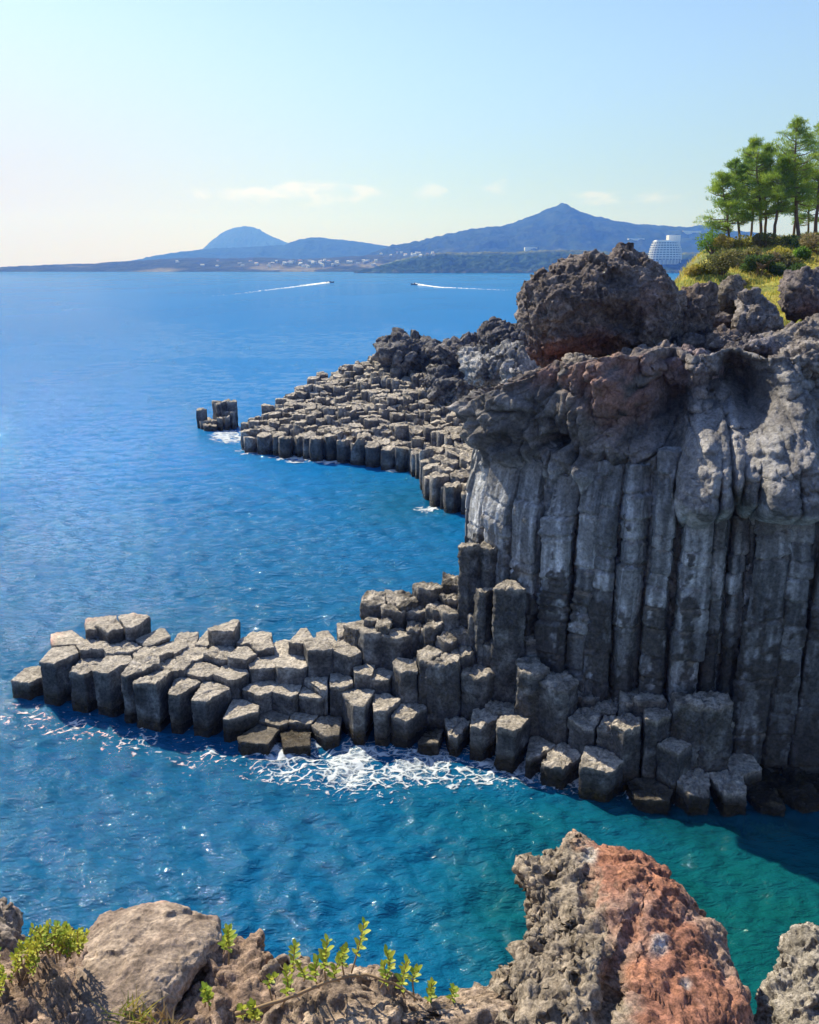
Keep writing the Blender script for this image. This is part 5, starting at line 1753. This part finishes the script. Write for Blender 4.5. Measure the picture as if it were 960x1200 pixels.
# ------------------------------------------------------------------ far coast, hills and town
from mathutils.bvhtree import BVHTree
HILLS = []
def skyline(name, pts, Y, depth, colfn, nx_=420, ny_=46, rough=.04, foot=0.0, seed=0, front=.35, mat=None, fr=1.0):
    """a ridge with real depth: pts = photo pixels of its skyline at distance Y"""
    P = np.array([at_y(px, py, Y) for px, py in pts])
    xs = np.linspace(P[0, 0], P[-1, 0], nx_)
    h = np.interp(xs, P[:, 0], P[:, 2])
    k = np.hanning(7); k /= k.sum(); h = np.convolve(np.pad(h, 3, 'edge'), k, 'valid')
    vs = np.concatenate([np.linspace(-1, 0, int(ny_ * .7)), np.linspace(0, 1, int(ny_ * .3))[1:]])
    prof = np.where(vs < 0, 1 - np.abs(vs) ** 1.35, 1 - np.abs(vs) ** 1.6)
    X = np.repeat(xs[None, :], len(vs), 0)
    Yg = Y + np.where(vs < 0, vs * depth * front / .5, vs * depth)[:, None] + 0 * X
    Z = foot + (h[None, :] - foot) * prof[:, None]
    sc = fr / depth
    Pn = np.stack([X, Yg, 0 * X], -1).reshape(-1, 3) * sc * 9
    r1 = ridged(Pn + seed, 5, 90).reshape(X.shape); f1 = fbm(Pn * 3.1 + seed, 4, 91).reshape(X.shape)
    Z = Z + (h.max() - foot) * rough * (2.2 * (r1 - .3) * np.sin(np.clip(prof, 0, 1) * math.pi)[:, None] + 1.0 * f1 * (prof[:, None] > .03))
    Z = np.where(prof[:, None] <= .001, -6, Z)
    V = np.stack([X, Yg, Z], -1).reshape(-1, 3)
    C = np.clip(colfn(V, r1.ravel(), f1.ravel(), np.repeat(prof, nx_)), .008, .9)
    # rows run away from the viewer: flip so that faces look up
    o = mesh_np(name, V, [grid_faces(len(vs), nx_)], mat or M_HILL, None, C)
    tag(o, kind='structure')
    HILLS.append(BVHTree.FromPolygons([tuple(v) for v in V.tolist()], grid_faces(len(vs), nx_).tolist()))
    return o


def hill_hit(px, py, Y):
    d = Vector(ray(px, py)).normalized()
    best = None
    for t in HILLS:
        h = t.ray_cast(Vector(CAM), d)
        if h[0] is not None and (best is None or h[3] < best[1]): best = (h[0], h[3])
    return np.array(best[0]) if best else at_y(px, py, Y)


tH = NT('hill_cover')
_pos = tH.n('ShaderNodeNewGeometry').outputs['Position']
_att = tH.n('ShaderNodeAttribute', attribute_name='Col').outputs['Color']
_n1 = tH.noise(_pos, .012, 6, .65); _n2 = tH.noise(_pos, .06, 4, .7)
_c = tH.mix(1.0, _att, tH.ramp(_n1, [(.3, .6), (.7, 1.4)]), 'MULTIPLY')
_c = tH.mix(1.0, _c, tH.ramp(_n2, [(.3, .6), (.7, 1.35)]), 'MULTIPLY')
_b = tH.n('ShaderNodeBsdfDiffuse'); tH.l(_c, _b.inputs['Color'])
tH.l(tH.bump(_n1, 25, 1.0, tH.bump(_n2, 7, 1.0)), _b.inputs['Normal'])
tH.l(_b.outputs[0], tH.out.inputs['Surface'])
M_HILL = tH.m


def forest(a=(.028, .055, .025), b=(.055, .085, .03), field=None, fa=0):
    a, b = np.array(a), np.array(b)

    def fn(V, r, f, prof):
        c = .6 * (a + (b - a) * sstep(-.2, .4, f + .3 * r)[:, None])
        if field is not None:
            n = fbm(V * np.array([.004, .002, 0]) + 5, 3, 95)
            k = sstep(.12, .25, n)[:, None] * sstep(.55, .25, prof)[:, None] * fa
            c = c * (1 - k) + np.array(field) * k
        return c
    return fn


# dome mountain, the long ridges, the big peak
skyline('hill', [(236, 312), (243, 292), (250, 281), (262, 272), (274, 267), (286, 265), (297, 266), (306, 270), (316, 276), (326, 280), (338, 285), (352, 292), (370, 312)], 9300, 900, forest((.045, .06, .04), (.085, .09, .06)), rough=.03, seed=1, front=.5)
skyline('hill', [(150, 316), (190, 299), (215, 295), (250, 291), (300, 289), (335, 287), (350, 281), (368, 278), (392, 280), (420, 283), (445, 287), (480, 292), (520, 300), (560, 312)], 6600, 1500, forest(), rough=.05, seed=2)
skyline('hill', [(400, 314), (440, 296), (462, 288), (492, 283), (520, 276), (545, 270), (570, 266), (590, 265), (606, 260), (620, 254), (634, 249), (642, 244), (649, 243), (655, 239.5), (662, 240), (672, 246), (688, 252),
                 (706, 256), (724, 260), (748, 264), (776, 265), (800, 267), (822, 264), (850, 270), (900, 276), (1000, 284), (1150, 300)], 5000, 1700, forest((.025, .05, .024), (.06, .085, .032), (.16, .16, .06), .5), rough=.055, seed=3, ny_=70)
# low coastal plain with fields, then the wooded bluff
skyline('coastal_plain', [(-30, 318.6), (24, 316.2), (60, 313), (95, 309), (120, 311), (150, 307), (190, 304), (230, 302), (270, 303), (310, 302), (350, 304), (390, 302), (420, 300), (450, 298), (490, 297), (540, 295), (600, 296), (700, 300), (800, 306), (1000, 312)],
        4000, 1100, forest((.05, .07, .03), (.10, .11, .04), (.22, .19, .09), .9), rough=.08, seed=4, front=.42)


def bluffcol(V, r, f, prof):
    c = np.array([.022, .045, .018]) + np.array([.03, .035, .012]) * sstep(-.2, .4, f)[:, None]
    t = sstep(.82, .97, prof)[:, None] * sstep(-.3, .2, f)[:, None]
    c = c * (1 - t) + np.array([.15, .16, .05]) * t
    s = (sstep(.2, .05, prof) * sstep(-.1, .2, f))[:, None]
    return c * (1 - .4 * s) + np.array([.14, .12, .09]) * .4 * s


skyline('wooded_bluff', [(420, 319.5), (445, 312), (462, 306), (480, 302), (500, 298), (520, 296), (545, 297), (570, 295), (600, 296), (625, 294), (660, 293), (700, 294), (740, 296), (780, 297), (830, 296), (900, 296), (1050, 298)],
        2700, 420, bluffcol, rough=.10, seed=5, front=.3)

# ---- the white seaside hotel
M_WHITE = flat_mat('white_render', (.72, .71, .70), .8, .05, .2)
M_GLASS = flat_mat('window_dark', (.10, .12, .15), .25)
hb = at_y(784, 304.5, hill_hit(784, 310.5, 2420)[1] - 15)
hotel = empty('hotel', tuple(hb), 'big white stepped seaside hotel with curved balcony floors and a taller block behind', 'hotel')
S1 = hb[1] / F     # metres per photo pixel there


def arc_floor(r0, r1, z0, z1, a0, a1, cx, cy, m=26):
    an = np.linspace(a0, a1, m)
    o_ = np.stack([cx + r1 * np.cos(an), cy + r1 * np.sin(an)], -1)
    i_ = np.stack([cx + r0 * np.cos(an[::-1]), cy + r0 * np.sin(an[::-1])], -1)
    P = np.vstack([o_, i_]); n = len(P)
    V = np.vstack([np.c_[P, np.full(n, z0)], np.c_[P, np.full(n, z1)]])
    fs = [[k, (k + 1) % n, n + (k + 1) % n, n + k] for k in range(n)]
    q = [[n + k, n + k + 1, n + n - 2 - k, n + n - 1 - k] for k in range(m - 1)] + [[k + 1, k, n - 1 - k, n - 2 - k] for k in range(m - 1)]
    return V, np.array(fs + q)


cx, cy = hb[0] + 1 * S1, hb[1] + 52
fh = 2.55 * S1
for k in range(8):
    w = [19.5, 19.3, 19, 18.6, 18, 17.2, 16.2, 15][k] * S1
    z0 = hb[2] + k * fh
    V, Q = arc_floor(8, w - 5, z0, z0 + fh * .98, math.pi * 1.02, math.pi * 1.98, cx, cy)
    mesh_np('window_band', V, [Q], M_GLASS, hotel, smooth=False)
    V, Q = arc_floor(7, w, z0 + fh * .55, z0 + fh * 1.02, math.pi * 1.0, math.pi * 2.0, cx, cy)
    mesh_np('balcony', V, [Q], M_WHITE, hotel, smooth=False)
    b = Build()
    for t in np.linspace(math.pi * 1.04, math.pi * 1.96, 15):
        p0 = np.array([cx + (w - 1.0) * math.cos(t), cy + (w - 1.0) * math.sin(t), z0])
        v, q = tube(np.array([p0, p0 + [0, 0, fh * .55]]), [1.1, 1.1], 4); b.add(v, q, (.7, .7, .7))
    v, q = arc_floor(8, w - .9, z0 - .05, z0 + .25, math.pi * 1.02, math.pi * 1.98, cx, cy); b.add(v, q, (.7, .7, .7))
    b.make('balcony_wall', M_WHITE, hotel)


def box_np(x0, x1, y0, y1, z0, z1):
    V = np.array([(x, y, z) for z in (z0, z1) for y in (y0, y1) for x in (x0, x1)], float)
    Q = np.array([[0, 1, 5, 4], [1, 3, 7, 5], [3, 2, 6, 7], [2, 0, 4, 6], [4, 5, 7, 6], [2, 3, 1, 0]])
    return V, Q


V, Q = box_np(hb[0] + 5 * S1, hb[0] + 18.5 * S1, hb[1] + 60, hb[1] + 85, hb[2], hb[2] + 27.5 * S1)
mesh_np('tower_block', V, [Q], M_WHITE, hotel, smooth=False)
V, Q = box_np(hb[0] - 12 * S1, hb[0] + 9 * S1, hb[1] + 25, hb[1] + 60, hb[2] + 8 * fh + .2, hb[2] + 8 * fh + 3.0)
mesh_np('roof', V, [Q], M_WHITE, hotel, smooth=False)
b = Build()
for k in range(9):
    x = hb[0] + (-17 + 4.2 * k) * S1
    v, q = tube(np.array([[x, hb[1] + 52 - math.sqrt(max(4, (19 * S1) ** 2 - (x - cx) ** 2)) + 1, hb[2] - 4.5 * S1], [x, hb[1] + 52 - math.sqrt(max(4, (19 * S1) ** 2 - (x - cx) ** 2)) + 1, hb[2]]]), [1.3, 1.3], 6); b.add(v, q, (.7, .7, .7))
b.make('pillars', M_WHITE, hotel)
V, Q = arc_floor(6, 17 * S1, hb[2] - 5 * S1, hb[2] - .3, math.pi * 1.02, math.pi * 1.98, cx, cy)
mesh_np('ground_floor', V, [Q], flat_mat('shaded_render', (.45, .45, .44), .8), hotel, smooth=False)

# ---- village houses on the coastal plain
rv = np.random.default_rng(8)
WALL = [flat_mat('house_white', (.75, .74, .70), .8), flat_mat('house_cream', (.62, .56, .46), .8), flat_mat('house_grey', (.48, .48, .48), .8)]
ROOFM = [flat_mat('roof_pale', (.62, .60, .56), .8), flat_mat('roof_red', (.32, .14, .09), .8), flat_mat('roof_slate', (.20, .22, .26), .8)]
spots = []
for i in range(46): spots.append((rv.uniform(322, 442), rv.uniform(305.5, 313.5), 3500, 0))
for i in range(16): spots.append((rv.uniform(446, 512), rv.uniform(296.5, 301), 3880, 1))
for i in range(14): spots.append((rv.uniform(205, 322), rv.uniform(306, 314), 3560, 2))
for i, (px, py, Y, g) in enumerate(spots):
    p = hill_hit(px, py, Y)
    s = p[1] / F
    w = rv.uniform(1.6, 4.2) * s; h = rv.uniform(1.1, 2.3) * s * (.75 if g == 2 else 1); dd = rv.uniform(8, 14)
    V, Q = box_np(-w / 2, w / 2, -dd / 2, dd / 2, -9, h)
    # gable roof
    rf = h + .55 * s * rv.uniform(.6, 1.2)
    Vr = np.array([(-w / 2 - .4, -dd / 2 - .4, h + .05), (w / 2 + .4, -dd / 2 - .4, h + .05), (w / 2 + .4, dd / 2 + .4, h + .05), (-w / 2 - .4, dd / 2 + .4, h + .05), (-w / 2, 0, rf), (w / 2, 0, rf)])
    me_v = np.vstack([V, Vr])
    Qr = np.array([[0, 1, 5, 4], [2, 3, 4, 5], [3, 2, 1, 0]]) + 8
    Tr = np.array([[0, 4, 3], [1, 2, 5]]) + 8
    o = mesh_np('house', me_v, [np.vstack([Q, Qr]), Tr], None, None, None, smooth=False)
    o.location = p; o.rotation_euler.z = rv.uniform(-.5, .5)
    o.data.materials.append(WALL[rv.choice(3, p=[.7, .2, .1])]); o.data.materials.append(ROOFM[rv.choice(3, p=[.6, .2, .2])])
    mi = np.zeros(len(Q) + 5, np.int32); mi[len(Q):] = 1
    o.data.polygons.foreach_set('material_index', mi)
    lab = ['tiny pale house in the white seaside village under the long ridge', 'tiny pale house strung along the saddle left of the big peak', 'tiny scattered house on the low coast left of the white village'][g]
    tag(o, lab, 'house', ['houses of the white seaside village', 'houses on the saddle left of the big peak', 'scattered houses on the low coast'][g])

# low greenhouses and buildings on the flank of the big peak
for k, (px, py, w, lab) in enumerate(((622, 291, 14, 'long pale greenhouse on the bluff left of the boulder top'), (745, 281, 18, 'long pale building on the hillside left of the hotel'), (810, 272, 20, 'pale strip of greenhouse high on the hillside right of the hotel'))):
    Y = 3100 + 300 * k
    p = hill_hit(px, py, Y); s = p[1] / F
    V, Q = box_np(-w / 2 * s, w / 2 * s, -15, 15, -12, 1.3 * s)
    o = mesh_np('long_building', V, [Q], WALL[0], None, None, smooth=False)
    o.location = p
    tag(o, lab, 'building')

# ---- the two speedboats and their wakes
M_HULL = flat_mat('boat_hull', (.25, .25, .27), .4); M_DECK = flat_mat('boat_deck', (.75, .75, .75), .5)
M_WAKE = flat_mat('wake_foam', (.85, .87, .88), .8)


def boat(px, py, label, hd, L_):
    p = at_z(px, py, 0.25)
    root = empty('speedboat', tuple(p), label, 'speedboat', 'speedboats in the bay')
    root.rotation_euler.z = 0
    m = 14; rows = []
    for i in range(m):
        t = i / (m - 1)
        w = L_ * .17 * (1 - max(0, (t - .55) / .45) ** 2 * .97)
        k0 = -.35 + .5 * max(0, t - .6)
        rows.append([(t * L_ - L_ / 2, -w, .9 + .5 * t * t), (t * L_ - L_ / 2, -w * .75, .2), (t * L_ - L_ / 2, 0, k0), (t * L_ - L_ / 2, w * .75, .2), (t * L_ - L_ / 2, w, .9 + .5 * t * t)])
    V = np.array(rows).reshape(-1, 3)
    ca, sa = math.cos(hd), math.sin(hd)
    rot = np.array([[ca, sa, 0], [-sa, ca, 0], [0, 0, 1]])
    mv = lambda v: v @ rot + p
    Q = grid_faces(m, 5)
    back = np.array([[0, 1, 2, 3]])
    mesh_np('hull', mv(V), [np.vstack([Q, back])], M_HULL, root)
    D = np.array([[r[0], r[4]] for r in rows]).reshape(-1, 3) + [0, 0, -.08]
    mesh_np('deck', mv(D), [grid_faces(m, 2)], M_DECK, root)
    v, q = box_np(-L_ * .12, L_ * .12, -L_ * .1, L_ * .1, .75, 1.75); v[4:, 0] *= .75
    mesh_np('windscreen', mv(v), [q], M_GLASS, root, smooth=False)
    v, q = box_np(-L_ * .54, -L_ * .47, -.3, .3, -.2, 1.4)
    mesh_np('outboard_motor', mv(v), [q], M_HULL, root, smooth=False)


def wake(a, b, w0, w1, label, n=900, thick=.5):
    A, Bp = at_z(a[0], a[1], .0), at_z(b[0], b[1], .0)
    u = (Bp - A); Ln = np.linalg.norm(u); u /= Ln; v = np.array([-u[1], u[0], 0])
    t = rv.uniform(0, 1, n) ** 1.7
    sgn = rv.choice([-1, 1], n)
    W = w0 + (w1 - w0) * t
    off = np.where(rv.uniform(size=n) < .55, rv.normal(size=n) * .35, sgn * (1 + .12 * rv.normal(size=n))) * W
    c = A + u * (t * Ln)[:, None] + v * off[:, None]
    s = (.5 + 2.2 * rv.uniform(size=n)) * (1 - .72 * t) * thick
    an = np.linspace(0, 2 * math.pi, 7, endpoint=False)
    ring = c[:, None] + (u[None, None] * (np.cos(an) * 2.4)[None, :, None] + v[None, None] * np.sin(an)[None, :, None]) * s[:, None, None]
    ring[..., 2] = .12
    top = c + np.array([0, 0, 1.0]) * (.15 + .45 * s * (1 - t))[:, None]
    V = np.concatenate([ring.reshape(-1, 3), top])
    i = np.arange(n)[:, None] * 7
    T = np.stack([np.stack([i[:, 0] + k, i[:, 0] + (k + 1) % 7, n * 7 + np.arange(n)], -1) for k in range(7)], 1).reshape(-1, 3)
    o = mesh_np('boat_wake', V, [T], M_WAKE)
    tag(o, label, 'wake', kind='stuff')


boat(387, 331.2, 'small speedboat heading right at the tip of a long thin wake', R(0), 9)
wake((385, 331.5), (255, 347), 1.0, 3, 'long thin white wake trailing left behind the left speedboat', 500, .45)
wake((386, 331.0), (350, 334.5), 0.7, 1.6, 'churned white water close behind the left speedboat', 300, .85)
boat(486, 333.6, 'small speedboat heading left at the front of a short bright wake', R(180), 8)
wake((486, 333.2), (522, 337.5), 0.8, 2.0, 'short bright white wake behind the right speedboat', 420, 1.1)
wake((510, 336.5), (600, 340.5), 1, 3, 'faint end of the wake spreading right from the right speedboat', 200, .35)

# ------------------------------------------------------------------ the air
bmz = box_np(-9000, 9000, -400, 14400, -12, 760)
hz = mesh_np('haze', bmz[0], [bmz[1]], None, None, None, smooth=False)
tz = NT('air')
pv = tz.n('ShaderNodeVolumePrincipled')
pv.inputs['Color'].default_value = (*HAZE_COL, 1)
pv.inputs['Density'].default_value = HAZE_D
pv.inputs['Absorption Color'].default_value = (1, 1, 1, 1)
pv.inputs['Anisotropy'].default_value = 0.2
tz.l(pv.outputs[0], tz.out.inputs['Volume'])
hz.data.materials.append(tz.m)
tag(hz, kind='stuff')
